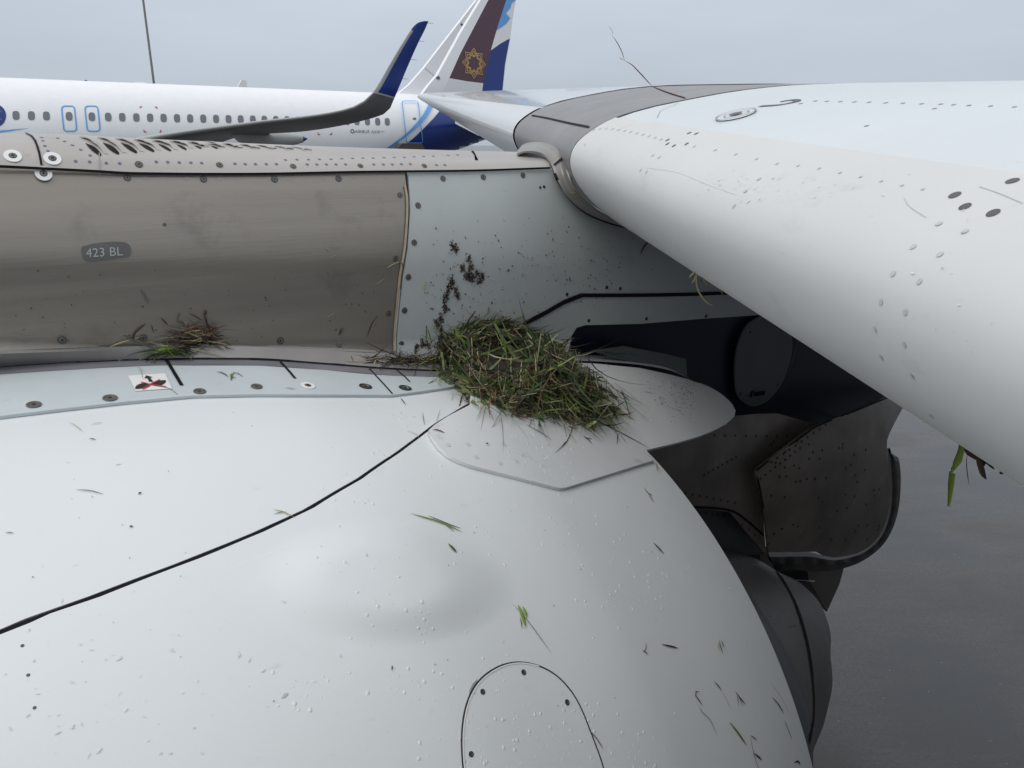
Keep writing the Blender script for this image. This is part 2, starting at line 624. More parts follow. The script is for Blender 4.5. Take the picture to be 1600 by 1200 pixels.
n3 = nt.nodes.new('ShaderNodeTexNoise'); n3.inputs['Scale'].default_value = 38; n3.inputs['Detail'].default_value = 3
nt.links.new(g.outputs['Position'], n3.inputs[0])
a3 = nt.nodes.new('ShaderNodeMath'); a3.operation = 'MULTIPLY_ADD'; a3.inputs[1].default_value = .5; nt.links.new(n3.outputs[0], a3.inputs[0])
a4 = nt.nodes.new('ShaderNodeMath'); a4.operation = 'MULTIPLY_ADD'; a4.inputs[1].default_value = .5; nt.links.new(n1.outputs[0], a4.inputs[0]); nt.links.new(a3.outputs[0], a4.inputs[2])
nt.links.new(a4.outputs[0], ad.inputs[0]); nt.links.new(n2.outputs[0], ad.inputs[1])
a3.inputs[2].default_value = 0.0
rp = nt.nodes.new('ShaderNodeValToRGB')
rp.color_ramp.elements[0].position = .43; rp.color_ramp.elements[0].color = (.014, .017, .023, 1)
rp.color_ramp.elements[1].position = .58; rp.color_ramp.elements[1].color = (.070, .062, .057, 1)
hf = nt.nodes.new('ShaderNodeMath'); hf.operation = 'MULTIPLY'; hf.inputs[1].default_value = .5
nt.links.new(ad.outputs[0], hf.inputs[0]); nt.links.new(hf.outputs[0], rp.inputs[0])
nt.links.new(rp.outputs[0], bs.inputs['Base Color'])
rr = nt.nodes.new('ShaderNodeMapRange'); rr.inputs['From Min'].default_value = .35; rr.inputs['From Max'].default_value = .65
rr.inputs['To Min'].default_value = .07; rr.inputs['To Max'].default_value = .42
nt.links.new(n2.outputs[0], rr.inputs[0]); nt.links.new(rr.outputs[0], bs.inputs['Roughness'])
bpn = nt.nodes.new('ShaderNodeBump'); bpn.inputs['Strength'].default_value = .25; bpn.inputs['Distance'].default_value = .01
nt.links.new(n1.outputs[0], bpn.inputs['Height']); nt.links.new(bpn.outputs[0], bs.inputs['Normal'])

vo = nt.nodes.new('ShaderNodeTexVoronoi'); vo.inputs['Scale'].default_value = 11
nt.links.new(g.outputs['Position'], vo.inputs['Vector'])
lt_ = nt.nodes.new('ShaderNodeMath'); lt_.operation = 'LESS_THAN'; lt_.inputs[1].default_value = .055
nt.links.new(vo.outputs['Distance'], lt_.inputs[0])
mxg = nt.nodes.new('ShaderNodeMix'); mxg.data_type = 'RGBA'
nt.links.new(lt_.outputs[0], mxg.inputs[0]); nt.links.new(rp.outputs[0], mxg.inputs[6]); mxg.inputs[7].default_value = (.16, .16, .165, 1)
nt.links.new(mxg.outputs[2], bs.inputs['Base Color'])
bs.inputs['Specular IOR Level'].default_value = .75
S_ = 2500
gr = mk('apron_ground', [(-S_, -S_, GZ), (S_, -S_, GZ), (S_, S_, GZ), (-S_, S_, GZ)], [(0, 1, 2, 3)], GROUND, smooth=False)
tag(gr, kind='structure')

# lamp mast far behind the neighbouring aircraft
mb = by(243, 150, 95.0); mb.z = 0
V, F = tube([mb, mb + Z * 12, mb + Z * 26, mb + Z * 32], 0.16, 0.09, 8)
mast = mk('lamp_mast', V, F, MAST)
tag(mast, 'tall slim grey lamp mast rising behind the white fuselage', 'mast')

# ------------------------------------------------------------------ OWN AIRLINER
jet = empty('airliner', W(1.5, -4.15, -CAMH))
tag(jet, 'near white airliner with bird nest between its engine cowl and wing', 'airliner')

OC, ZC = 1.557, -1.556


def Rn(a):
    return interp_s(a)


_xs = [-2.6, -2.5, -2.3, -1.9, -1.2, -0.5, 0.0, 0.4, 0.60, 0.79, 1.2]
_ys = [0.98, 1.05, 1.12, 1.18, 1.215, 1.21, 1.20, 1.166, 1.125, 1.083, 0.962]


def interp_s(x):
    # smooth (Catmull-Rom) radius of the nacelle; straight cone aft of the crease
    if x >= 0.79: return lerp(1.083, 0.962, (x - 0.79) / 0.41)
    i = 0
    while i < len(_xs) - 2 and x > _xs[i + 1]: i += 1
    x0, x1 = _xs[i], _xs[i + 1]
    t = max(0, (x - x0) / (x1 - x0)); h = x1 - x0
    m1 = (_ys[i + 1] - _ys[i - 1]) / (_xs[i + 1] - _xs[i - 1]) if i > 0 else (_ys[1] - _ys[0]) / (_xs[1] - _xs[0])
    m2 = (_ys[i + 2] - _ys[i]) / (_xs[i + 2] - _xs[i]) if i + 2 < len(_xs) else m1
    t2, t3 = t * t, t * t * t
    return _ys[i] * (2 * t3 - 3 * t2 + 1) + m1 * h * (t3 - 2 * t2 + t) + _ys[i + 1] * (3 * t2 - 2 * t3) + m2 * h * (t3 - t2)


def nac(a, th, off=0.0, side=1):
    R = Rn(a) + off
    P = W(a, OC - side * R * sin(th), ZC + R * cos(th))
    return P


def blister(P):
    """raised blister over the latch gear on the inboard cowl"""
    x, y = proj(P)
    dx, dy = (x - 600), (y - 910)
    c, s = cos(0.06), sin(0.06)
    u = (dx * c + dy * s) / 208.0; v = (-dx * s + dy * c) / 100.0
    d = sqrt(u * u + v * v)
    if d > 1: return 0
    return 0.0130 * (1 - sstep(0.40, 1.0, d))


def nac_b(a, th, off=0.0, side=1):
    P = nac(a, th, off, side)
    if side == 1 and radians(15) < th < radians(60) and -.4 < a < 1.1:
        h = blister(P)
        if h: P = nac(a, th, off + h, side)
    return P


def nac_ray(px, py, off=0.0):
    d = ray(px, py)
    t, dt = 0.5, 0.01
    while t < 5:
        q = d * t
        if hypot(q.dot(O) - OC, q.z - ZC) < Rn(q.dot(A)) + off: break
        t += dt
    lo, hi = t - dt, t
    for _ in range(20):
        m = (lo + hi) / 2; q = d * m
        if hypot(q.dot(O) - OC, q.z - ZC) < Rn(q.dot(A)) + off: hi = m
        else: lo = m
    q = d * hi
    return q.dot(A), atan2(OC - q.dot(O), q.z - ZC)


seam_px = [(0, 978), (60, 964), (110, 947), (200, 911), (300, 874), (400, 833), (480, 796), (560, 749), (620, 708), (655, 682), (680, 663), (710, 645), (735, 630)]
SE = sorted([(nac_ray(x, y)[1], nac_ray(x, y)[0]) for x, y in seam_px])
_sx = [0.0] + [s[0] for s in SE]
_sy = [SE[0][1] + 0.07] + [s[1] for s in SE]
sl = (SE[-1][1] - SE[-4][1]) / (SE[-1][0] - SE[-4][0])
_sx += [_sx[-1] + .05, _sx[-1] + .15, pi]
_sy += [_sy[-1] + sl * .05 * .9, _sy[-1] + sl * .15 * .8, _sy[-1] + sl * .15 * .8]


def seam(th): return interp(th, _sx, _sy)




def GAPF(th, w=.0027):
    sl_ = (seam(th + .01) - seam(th - .01)) / (.02 * 1.15)
    return w * sqrt(1 + sl_ * sl_)



def cowl_grid(a0f, a1f, th0, th1, na, nt_, side, off=0.0):
    V = []
    for j in range(nt_):
        th = lerp(th0, th1, j / (nt_ - 1))
        a0, a1 = a0f(th), a1f(th)
        for i in range(na): V.append(nac_b(lerp(a0, a1, i / (na - 1)), th, off, side))
    F = grid_faces(nt_, na)
    if side == 1: F = [tuple(reversed(f)) for f in F]
    return V, F


def outward(V, F, cen=None):
    """orient faces away from the engine axis"""
    s = 0
    for f in F[::37]:
        a, b, c = V[f[0]], V[f[1]], V[f[2]]
        n = (b - a).cross(c - a)
        ax = CAM + A * (a - CAM).dot(A) + O * OC + Z * ZC
        s += n.dot(a - ax)
    return F if s > 0 else [tuple(reversed(f)) for f in F]


for side in (1, -1):
    V, F = cowl_grid(lambda t: -1.9, lambda t: seam(t) - GAPF(t), radians(1), radians(70 if side == 1 else 178), 110, 200 if side == 1 else 70, side)
    if side == 1:
        mk('fan_cowl', V, outward(V, F), WHITE, jet, reg='nac', solid=0.012)
        V, F = cowl_grid(lambda t: -1.9, lambda t: seam(t) - GAPF(t), radians(70), radians(178), 40, 60, side)
        mk('fan_cowl_lower_skin', V, outward(V, F), WHITE, jet, reg='nac', solid=0.012)
        V, F = cowl_grid(lambda t: seam(t) + GAPF(t), lambda t: 1.2, radians(1), radians(120), 200, 520, side)
        mk('reverser_cowl', V, outward(V, F), WHITE, jet, reg='nac', solid=0.006)
        V, F = cowl_grid(lambda t: seam(t) + GAPF(t), lambda t: 1.2, radians(120), radians(178), 30, 30, side)
        mk('reverser_lower_skin', V, outward(V, F), WHITE, jet, reg='nac', solid=0.006)
    else:
        mk('fan_cowl', V, outward(V, F), WHITE, jet, solid=0.012)
        V, F = cowl_grid(lambda t: seam(t) + GAPF(t), lambda t: 1.2, radians(1), radians(178), 30, 80, side)
        mk('reverser_cowl', V, outward(V, F), WHITE, jet, solid=0.006)
# dark rubber seal lying in the joint between the two cowls
V = []
for k in range(261):
    th = lerp(radians(2), radians(120), k / 260)
    a_ = seam(th)
    gf = GAPF(th) / .0027
    for da, of in ((-.006, -.006), (-.0025, -.0016), (.0025, -.0016), (.006, -.006)): V.append(nac_b(a_ + da * gf, th, of))
mk('joint_seal', V, grid_faces(261, 4), BLACK, jet, face_cam=True)
# inlet lip and inner liner
V = []
prof = [(-1.9, 1.18), (-2.1, 1.155), (-2.3, 1.12), (-2.45, 1.07), (-2.55, 1.01), (-2.58, .96), (-2.54, .92), (-2.4, .89), (-2.0, .87), (-1.2, .87)]
for a_, r_ in prof:
    for j in range(64): V.append(W(a_, OC - r_ * sin(2 * pi * j / 64), ZC + r_ * cos(2 * pi * j / 64)))
mk('inlet_lip', V, grid_faces(len(prof), 64, True), STEEL, jet)
V = []
prof = [(-1.8, 1.14), (0, 1.16), (.5, 1.11), (.8, 1.035), (1.15, .93), (1.12, .90), (.6, .80)]
for a_, r_ in prof:
    for j in range(96): V.append(W(a_, OC - r_ * sin(2 * pi * j / 96), ZC + r_ * cos(2 * pi * j / 96)))
mk('nozzle_liner', V, grid_faces(len(prof), 96, True), BLACK, jet)

# core cowl and nozzle, seen through the gap aft of the cowl
def revolve(name, prof, m, n=96):
    V = []
    for a_, r_ in prof:
        for j in range(n): V.append(W(a_, OC - .15 - r_ * sin(2 * pi * j / n), ZC - .10 + r_ * cos(2 * pi * j / n)))
    return mk(name, V, outward(V, grid_faces(len(prof), n, True)), m, jet, reg='core')


revolve('core_cowl', [(.6, .66), (1.0, .645), (1.2, .635), (1.35, .618), (1.45, .590), (1.53, .560), (1.6, .522), (1.65, .488), (1.64, .47)], COREP)
revolve('core_nozzle', [(1.5, .50), (1.6, .495), (1.7, .452), (1.8, .402), (1.9, .366), (2.0, .318), (2.1, .245), (2.2, .182), (2.25, .14), (2.2, .12)], HOT2)
revolve('exhaust_plug', [(1.9, .12), (2.22, .10), (2.3, .06), (2.34, .005)], HOT)

# ---- pylon: inboard wall ------------------------------------------------
def wall_o(py):
    o = 1.45
    o += 0.050 * max(0.0, (412 - py) / 147) ** 1.5
    o += 0.012 * max(0.0, (py - 405) / 140) ** 1.5
    o -= 0.010 * sstep(538, 552, py)
    return o


def wall(px, py): return bo(px, py, wall_o(py))


# metal pylon skin panel, forward of the seam
Lt = [(-620, 236), (-300, 246), (0, 259), (80, 263), (155, 267), (210, 270), (400, 271), (560, 268), (632, 267)]
Rt = [(636, 300), (638, 330), (634, 390), (627, 430), (622, 480), (618, 520), (618, 551)]
Bt = [(550, 549), (470, 544), (380, 541), (230, 540), (120, 543), (0, 548), (-300, 566), (-620, 592)]
panel('pylon_skin', Lt + Rt + Bt, wall, METAL, jet, step=13, solid=0.006, reg='wall')
# pale painted panel aft of the seam
Lt2 = [(638, 268), (700, 267), (800, 264), (862, 262)]
R2 = [(866, 273), (876, 292), (893, 314), (918, 335), (955, 349), (1000, 362), (1100, 385), (1260, 440), (1260, 488)]
B2 = [(1190, 492), (1100, 498), (1000, 506), (915, 508), (901, 512), (893, 525), (888, 550), (800, 560), (700, 557), (621, 552)]
S2 = [(621, 520), (625, 480), (630, 430), (637, 390), (641, 330), (640, 300)]
panel('pylon_panel', Lt2 + R2 + B2 + S2, wall, WALLP, jet, step=13, solid=0.006, reg='wall')
ribbon('sealant_bead', [(632, 290), (635, 310), (635, 340), (631, 390), (624, 430), (619, 480), (615.5, 520), (615.5, 549)], 0.0052, ['wall'], SEALANT, jet, off=0.003)
ribbon('panel_gap', [(631, 268), (636, 280), (639, 290)], 0.006, ['wall'], BLACK, jet, off=0.002)
# raised frame along the seam under the diagonal line
ribbon('panel_seam', [(816, 506), (850, 489), (880, 472), (908, 461)], 0.012, ['wall'], BLACK, jet, off=0.003, n=8)
ribbon('panel_seam', [(908, 461), (980, 461), (1060, 460), (1150, 457)], 0.010, ['wall'], BLACK, jet, off=0.003)

# ---- pylon top fairing -------------------------------------------------
def rowpx(pts, o): return [bo(x, y, o) for x, y in pts]


cap0 = rowpx([(-620, 236), (-300, 246), (0, 258), (80, 262), (155, 266), (210, 269), (400, 270), (560, 267), (740, 265), (860, 261)], 1.503)
cap1 = rowpx([(-620, 216), (-300, 228), (0, 240), (80, 243), (155, 246), (210, 250), (400, 256), (560, 256), (740, 255), (857, 252)], 1.518)
cap2 = rowpx([(-620, 192), (-300, 206), (0, 219), (80, 219), (155, 226), (210, 229), (400, 238), (560, 244), (740, 245), (853, 244)], 1.56)
cap3 = rowpx([(-620, 178), (-300, 193), (0, 208), (80, 209), (155, 213), (210, 216), (430, 226), (560, 231), (740, 236), (850, 238)], 1.63)
cap4 = [p + O * .13 - Z * .012 for p in cap3]
cap5 = [p + O * .20 - Z * .09 for p in cap3]
cap6 = [p + O * .23 - Z * .36 for p in cap3]
V, F = loft([cap0, cap1, cap2, cap3, cap4, cap5, cap6], 160, 60)
mk('pylon_top_fairing', V, F, METALTOP, jet, reg='top', face_cam=True)
sm_ = cr_spline(cap0, 140)
V = []
for p in sm_:
    q = p + (CAM - p).normalized() * .013 + Z * -.002
    V += [q + Z * .0022, q - Z * .0022]
mk('panel_seam', V, [(2 * i, 2 * i + 1, 2 * i + 3, 2 * i + 2) for i in range(139)], BLACK, jet, face_cam=True, solid=.004)
ribbon('panel_seam', [(40, 209), (52, 216), (60, 235), (65, 259)], 0.0032, ['top'], BLACK, jet, off=0.002)
ribbon('panel_seam', [(738, 237), (743, 245), (747, 265)], 0.007, ['top'], BLACK, jet, off=0.002)
ribbon('panel_seam', [(155, 240), (156, 268), (156, 276)], 0.0015, ['top', 'wall'], RIVG, jet, off=0.002)

# louvres: dark slots with raised curved lips
lv = [(133, 224, 159, 243, 8), (160, 223, 187, 241, 8), (188, 223, 215, 239, 7), (216, 224, 242, 237, 6), (246, 225, 268, 236, 4.2),
      (275, 226, 292, 234, 3.4), (303, 228, 315, 232, 2.5), (329, 228.6, 340, 232, 2)]
slots = [(118, 214), (146, 214), (174, 214), (202, 215), (230, 216), (258, 217), (286, 219), (313, 220)]
for k, (x0, y0, x1, y1, w) in enumerate(lv):
    w *= .62
    outl = smooth_px([(x0, y0), ((x0 + x1) / 2 + w * .55, (y0 + y1) / 2 - w * .5), (x1, y1 - w * .1), (x1 - w * .5, y1 + 1), ((x0 + x1) / 2 - w * .5, (y0 + y1) / 2 + w * .45)], 22, True)
    panel('louvre_slot', outl, lambda x, y: hp(x, y, ['top'], 0.0012), BLACK, jet, step=6)
for k in range(13):
    if k < 8: x0, y0, x1, y1, w = lv[k]
    else: x0, y0, x1, y1, w = 329 + 27 * (k - 7), 229 + .9 * (k - 7), 340 + 25.5 * (k - 7), 232.5 + 1.0 * (k - 7), 2
    # lip: a curved scoop rising out of the skin ahead of each slot
    tx, ty = (slots[k] if k < 8 else (x0 - 15, y0 - 6.5))
    ty = max(ty, interp(tx + 8, [0, 80, 155, 210, 430, 560], [208, 209, 213, 216, 226, 231]) + 2.2)
    c = [(tx + 6, ty + .6), ((x0 + tx) / 2 + 13, (y0 + ty) / 2 + 1), (x0 + 12, y0 + 1), ((x0 + x1) / 2 + 8, (y0 + y1) / 2 - 3), (x1 + 4, y1 - 2.5)]
    c2 = [(q[0] + 15 - 2 * i, q[1] + .4 + .1 * i) for i, q in enumerate(c)]
    amp = 0.0045 if k < 8 else 0.0045 * max(.25, 1 - (k - 7) / 8)
    rowsr = []
    for q, of in ((0, amp), (.3, amp * .95), (.65, amp * .45), (1, 0.0)):
        rr_ = []
        for p, p2 in zip(smooth_px(c, 9), smooth_px(c2, 9)):
            X = lerp(p[0], p2[0], q); Y = lerp(p[1], p2[1], q)
            h = hit(X, Y, ['top'], 0.0)
            if h is None:
                h = hit(X, Y + 4, ['top'], 0.0)
            i_ = len(rr_)
            rr_.append(h[0] + h[1] * (of * sin(pi * min(1, (i_ + 1.2) / 9.5)) + .0005) if h else cap3[4])
        rowsr.append(rr_)
    V, F = loft(rowsr, 12, 6)
    mk('louvre_blade', V, F, METALTOP, jet, solid=0.0015, face_cam=True)

# ---- seal strip and fillet along the foot of the pylon --------------------
def nacoff(px, py, off):
    a_, t_ = nac_ray(px, py, off)
    return nac(a_, t_, off)


# grey fillet between pylon wall and nacelle, pale strip below
f0 = [(-620, 660), (-300, 617), (0, 585), (120, 577), (240, 571), (400, 571), (520, 579), (620, 587), (690, 589), (760, 590)]
f1 = [(-620, 640), (-300, 603), (0, 573), (120, 566), (240, 562), (400, 562), (520, 570), (600, 576), (690, 580), (760, 580)]
f2 = [(-620, 628), (-300, 592), (0, 563), (120, 557), (240, 553), (400, 553), (520, 560), (600, 565), (690, 570), (760, 570)]
f3 = [(-620, 594), (-300, 567), (0, 549), (120, 544), (240, 541), (400, 541.5), (520, 547), (600, 551), (690, 556), (760, 556)]
s0 = [(-620, 748), (-300, 690), (0, 650), (100, 638), (200, 627), (300, 618), (400, 616), (520, 616.5), (612, 617), (660, 611), (700, 605), (730, 600)]
stop = [(x, y) for x, y in f0][:-1] + [(725, 590)]


def strip_surf(px, py):
    q = nacoff(px, py, 0.006)
    return q


panel('seal_strip', s0 + list(reversed(stop)), strip_surf, PALE, jet, step=13, solid=0.005, reg='strip')
ribbon('strip_edge', s0, 0.0085, ['nac'], GREYST, jet, off=0.004, n=130)
R0 = [nacoff(x, y, .0065) for x, y in f0]
R1 = [nacoff(x, y, .0085) for x, y in f1]
R3 = [bo(x, y, wall_o(552)) for x, y in f3]
R2a = []
for (x, y), p1, p3 in zip(f2, R1, R3):
    d = ray(x, y)
    t1 = (p1 - CAM).length; t3 = (p3 - CAM).length
    tt = lerp(t1, t3, .45) / d.length
    R2a.append(CAM + d * tt)
V, F = loft([R0, R1], 90, 4)
mk('grey_strip', V, F, GREYST, jet, reg='strip', face_cam=True)
V, F = loft([R1, R2a, R3], 90, 12)
mk('pylon_fillet', V, F, FILLET, jet, reg='strip', face_cam=True)
ribbon('fillet_seam', f1, 0.0055, ['strip'], BLACK, jet, off=0.002, n=130)
hl = [(x, y - .5) for x, y in f3[:8]]
ribbon('sealant_bead', hl, 0.005, ['wall', 'strip'], mat('pale_bead', (0.30, 0.285, 0.26), 0.45), jet, off=0.003, n=90)
for pts, w in (([(260, 563), (272, 583), (284, 603)], .006), ([(438, 566), (450, 579), (461, 592)], .005), ([(577, 577), (595, 596), (613, 616)], .0035), ([(620, 579), (632, 589), (640, 597)], .0035)):
    ribbon('strip_slit', pts, w, ['strip'], BLACK, jet, off=0.0015, n=6)

# ---- fairing over the aft end of the cowl (hump with the round tail) --------
def hump_o(px, py): return None


def fair_R(a, th):
    base = Rn(a) if a <= 1.2 else 0.962 - .17 * (a - 1.2) - .10 * (a - 1.2) ** 2
    d = math.degrees(th)
    return base + .008 + .060 * (1 - sstep(7, 22, d)) * sstep(.72, 1.02, a) + .012 * (1 - sstep(16, 27, d)) * sstep(.55, .8, a) - .03 * sstep(1.35, 1.8, a)


def fair_pt(px, py):
    d = ray(px, py)
    t = 1.0
    def g(t):
        q = d * t
        a_ = q.dot(A); th = atan2(OC - q.dot(O), q.z - ZC)
        return hypot(q.dot(O) - OC, q.z - ZC) - fair_R(a_, th)
    while t < 4 and g(t) > 0: t += .01
    if t >= 4: return None
    lo, hi = t - .01, t
    for _ in range(18):
        m = (lo + hi) / 2
        if g(m) > 0: lo = m
        else: hi = m
    return CAM + d * hi


fout = [(670, 672), (676, 684), (686, 698), (700, 711), (718, 720), (740, 728), (868, 761), (876, 762.5), (886, 761), (1021, 719), (1010, 703)] + \
    smooth_px([(1010, 703), (1060, 691), (1105, 677), (1134, 662), (1149, 648), (1146, 634), (1125, 614), (1098, 600), (1050, 586), (1000, 575)], 34)[1:] + \
    [(930, 568), (880, 566), (780, 566), (738, 585), (735, 632), (700, 650), (680, 663)]
panel('aft_fairing', fout, fair_pt, FAIR, jet, step=7, solid=.007, reg='hump')
ribbon('fairing_seam', [(885, 562), (940, 569), (1000, 574), (1050, 584), (1092, 599)], 0.004, ['hump'], BLACK, jet, off=0.002)
# far strip of the same fairing, up to the pylon wall
fs1 = [(870, 562), (940, 565), (1000, 570), (1050, 580), (1096, 600)]
fs2 = [(880, 552), (940, 556), (1000, 560), (1040, 566), (1080, 596)]
V, F = loft([[bo(x, y, 1.44) if x < 900 else bo(x, y, 1.47) for x, y in fs1], [bo(x, y, 1.54) for x, y in fs2]], 30, 4)
mk('fairing_flange', V, F, FAIR, jet, face_cam=True)
# cloudy skin bracket behind it
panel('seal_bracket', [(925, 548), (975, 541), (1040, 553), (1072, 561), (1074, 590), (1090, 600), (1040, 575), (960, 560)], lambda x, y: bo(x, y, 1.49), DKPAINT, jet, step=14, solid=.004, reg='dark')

# ---- dark aft pylon ------------------------------------------------------
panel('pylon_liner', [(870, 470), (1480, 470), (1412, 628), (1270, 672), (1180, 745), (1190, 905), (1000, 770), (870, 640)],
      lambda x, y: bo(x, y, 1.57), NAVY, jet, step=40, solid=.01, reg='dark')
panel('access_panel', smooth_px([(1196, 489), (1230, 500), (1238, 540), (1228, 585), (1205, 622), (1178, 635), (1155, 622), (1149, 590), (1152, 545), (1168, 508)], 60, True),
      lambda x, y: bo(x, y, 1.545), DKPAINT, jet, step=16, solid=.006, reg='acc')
panel('panel_latch', [(1174, 611), (1197, 609), (1195, 618), (1171, 621)], lambda x, y: bo(x, y, 1.542), BLACK, jet, step=8, reg='acc2')
ribbon('latch_rim', [(1177, 612), (1195, 610.5), (1193, 617), (1175, 619), (1177, 612)], .0025, ['acc2'], DKPAINT, jet, off=.002, n=24)
for x, y in ((1172, 519), (1157, 615), (1215, 601)):
    fastener('screw', ME_DOT, x, y, 2.4, ['acc'], jet)
ribbon('panel_seam', [(1247, 525), (1240, 552), (1233, 578)], .003, ['dark'], DKPAINT, jet, off=.003)


def bulge(o0, cx, cy, rx, ry, h, base=None):
    def f(x, y):
        d = ((x - cx) / rx) ** 2 + ((y - cy) / ry) ** 2
        return bo(x, y, o0 - h * sqrt(max(0, 1 - d)))
    return f


panel('aft_pylon_skin', [(1000, 700), (1060, 690), (1120, 660), (1150, 650), (1180, 647), (1215, 646), (1275, 663), (1255, 678), (1182, 733), (1192, 800), (1197, 868), (1140, 800), (1075, 792), (1000, 780)],
      bulge(1.50, 1120, 760, 330, 200, .10), HOT, jet, step=16, solid=.006, reg='dark')
outB = smooth_px([(1415, 630), (1400, 657), (1387, 685), (1386, 700), (1388, 730), (1390, 770), (1386, 808), (1372, 840), (1345, 862), (1305, 871), (1285, 868)], 40)
panel('aft_pylon_bulb', [(1420, 615), ] + outB + [(1275, 862), (1200, 863), (1196, 820), (1190, 780), (1179, 737), (1182, 733), (1255, 678), (1275, 665), (1340, 640), (1400, 612)],
      bulge(1.50, 1290, 760, 190, 190, .16), HOT, jet, step=12, solid=.008, reg='bulb')
ribbon('panel_seam', [(1408, 612), (1340, 640), (1275, 666), (1255, 680), (1215, 708), (1181, 735)], .006, ['bulb', 'dark'], BLACK, jet, off=.003)
ribbon('panel_seam', [(1180, 735), (1186, 760), (1193, 800), (1199, 864)], .006, ['bulb', 'dark'], BLACK, jet, off=.003)
# quilted heat blanket round the rim
oi = smooth_px([(1386, 700), (1388, 730), (1390, 770), (1386, 808), (1372, 840), (1345, 862), (1305, 871), (1285, 868), (1262, 862), (1200, 863)], 46)
oo = smooth_px([(1390, 708), (1404, 716), (1407, 770), (1399, 815), (1380, 851), (1345, 878), (1305, 891), (1270, 893), (1240, 893), (1212, 892)], 46)
Vr = []
for k, (t_, dh) in enumerate(((0, .0), (.25, .035), (.6, .04), (1, .0))):
    for i in range(46):
        puff = .006 * abs(sin(i * .9))
        Vr.append(bo(lerp(oi[i][0], oo[i][0], t_), lerp(oi[i][1], oo[i][1], t_), 1.47 - dh - puff * (1 if 0 < k < 3 else 0)))
mk('heat_blanket', Vr, grid_faces(4, 46), BLANKET, jet, reg='bulb', face_cam=True, solid=.01)
panel('core_side_plate', [(1060, 785), (1080, 790), (1138, 798), (1193, 838), (1194, 866), (1100, 870)], lambda x, y: bo(x, y, 1.46), COREP, jet, step=20, solid=.005, reg='dark')
ribbon('panel_seam', [(1075, 791), (1140, 797), (1165, 812), (1192, 836)], .007, ['dark'], BLACK, jet, off=.003)
panel('nozzle_filler_plate', [(1120, 830), (1200, 855), (1290, 880), (1296, 905), (1288, 950), (1262, 985), (1200, 980), (1150, 900)], lambda x, y: bo(x, y, 1.66), HOT2, jet, step=20, solid=.01)  # dark filler plate, added to close the open gap beside the nozzle
panel('drain_tab', [(1250, 885), (1319, 886), (1312, 912), (1292, 956), (1275, 925)], lambda x, y: bo(x, y, 1.60), HOT2, jet, step=14, solid=.01)
panel('vent_slot', [(1214, 893), (1262, 893), (1264, 909), (1222, 909)], lambda x, y: bo(x, y, 1.40), BLACK, jet, step=14, solid=.01, reg='slot')
ribbon('slot_wire', [(1222, 905), (1250, 906), (1273, 908)], .003, ['slot'], STEEL, jet, off=.004, fallback=lambda x, y: bo(x, y, 1.39), n=6)

ribbon('panel_seam', [(1204, 880), (1225, 910), (1245, 950), (1262, 1010), (1270, 1070), (1271, 1120), (1264, 1160)], .016, ['core'], BLACK, jet, off=.002)

# ---- wing -----------------------------------------------------------------
Y0 = 1.78
VPX, VPY = 645, 140
Ld = ray(VPX, VPY); Ld = Ld / Ld.y
sec_px = [(3800, 500), (2800, 520), (2000, 480), (1500, 440), (1250, 425), (1120, 407), (1040, 384), (990, 363), (950, 337), (921, 311), (902, 286), (892, 262), (892, 243), (901, 224), (924, 204), (958, 185),
          (1010, 168), (1070, 155), (1160, 139), (1255, 130), (1400, 126.5), (1600, 126), (2000, 148), (2800, 250), (3800, 470)]
SEC = [by(x, y, Y0) for x, y in sec_px]
nose0 = by(890, 250, Y0)


def sec_resample(i0, i1, n):
    """smooth sub-curve of the section between two surveyed indices"""
    full = cr_spline(SEC, 480)
    def near(P): return min(range(len(full)), key=lambda k: (full[k] - P).length)
    a_, b_ = near(SEC[i0]), near(SEC[i1])
    sub = full[a_:b_ + 1]
    return cr_spline(sub, n)


def extrude(pts, y0, y1, n, scale=None, shift=None):
    V = []
    for k in range(n):
        y = lerp(y0, y1, k / (n - 1))
        for p in pts:
            V.append(p + Ld * (y - Y0))
    return V, grid_faces(n, len(pts))


def orient_sky(V, F, cen):
    s = 0
    for f in F[::11]:
        a, b, c = V[f[0]], V[f[1]], V[f[2]]
        n_ = (b - a).cross(c - a)
        s += n_.dot(a - cen(a))
    return F if s > 0 else [tuple(reversed(f)) for f in F]


def wcen(a): return by(1300, 260, Y0) + Ld * (a.y - Y0)


iS = 15      # slat trailing edge on the section
pts = sec_resample(5, iS, 70)
V, F = extrude(pts, Y0, -2.4, 60)
mk('slat', V, orient_sky(V, F, wcen), SLAT, jet, reg='wing', solid=0.01)
pts = [p - Z * .003 for p in sec_resample(iS - 1, 24, 90)]
V, F = extrude(pts, Y0, -2.4, 60)
mk('wing_upper_skin', V, orient_sky(V, F, wcen), WING, jet, reg='wing', solid=0.01)
pts = sec_resample(0, 6, 40)
V, F = extrude(pts, Y0, -2.4, 20)
mk('wing_lower_skin', V, orient_sky(V, F, wcen), WING, jet, solid=0.01)
# black inner skin that stands for the darkness inside the slat gap
full = sec_resample(4, 20, 80)
cen_ = Vector((0, 0, 0))
for p in full: cen_ += p
cen_ /= len(full)
inner = [p.lerp(cen_, .035) for p in full]
mk('slat_gap_darkness', [p - Ld * .06 for p in inner] + [p + Ld * .12 for p in inner], grid_faces(2, 80), BLACK, jet)
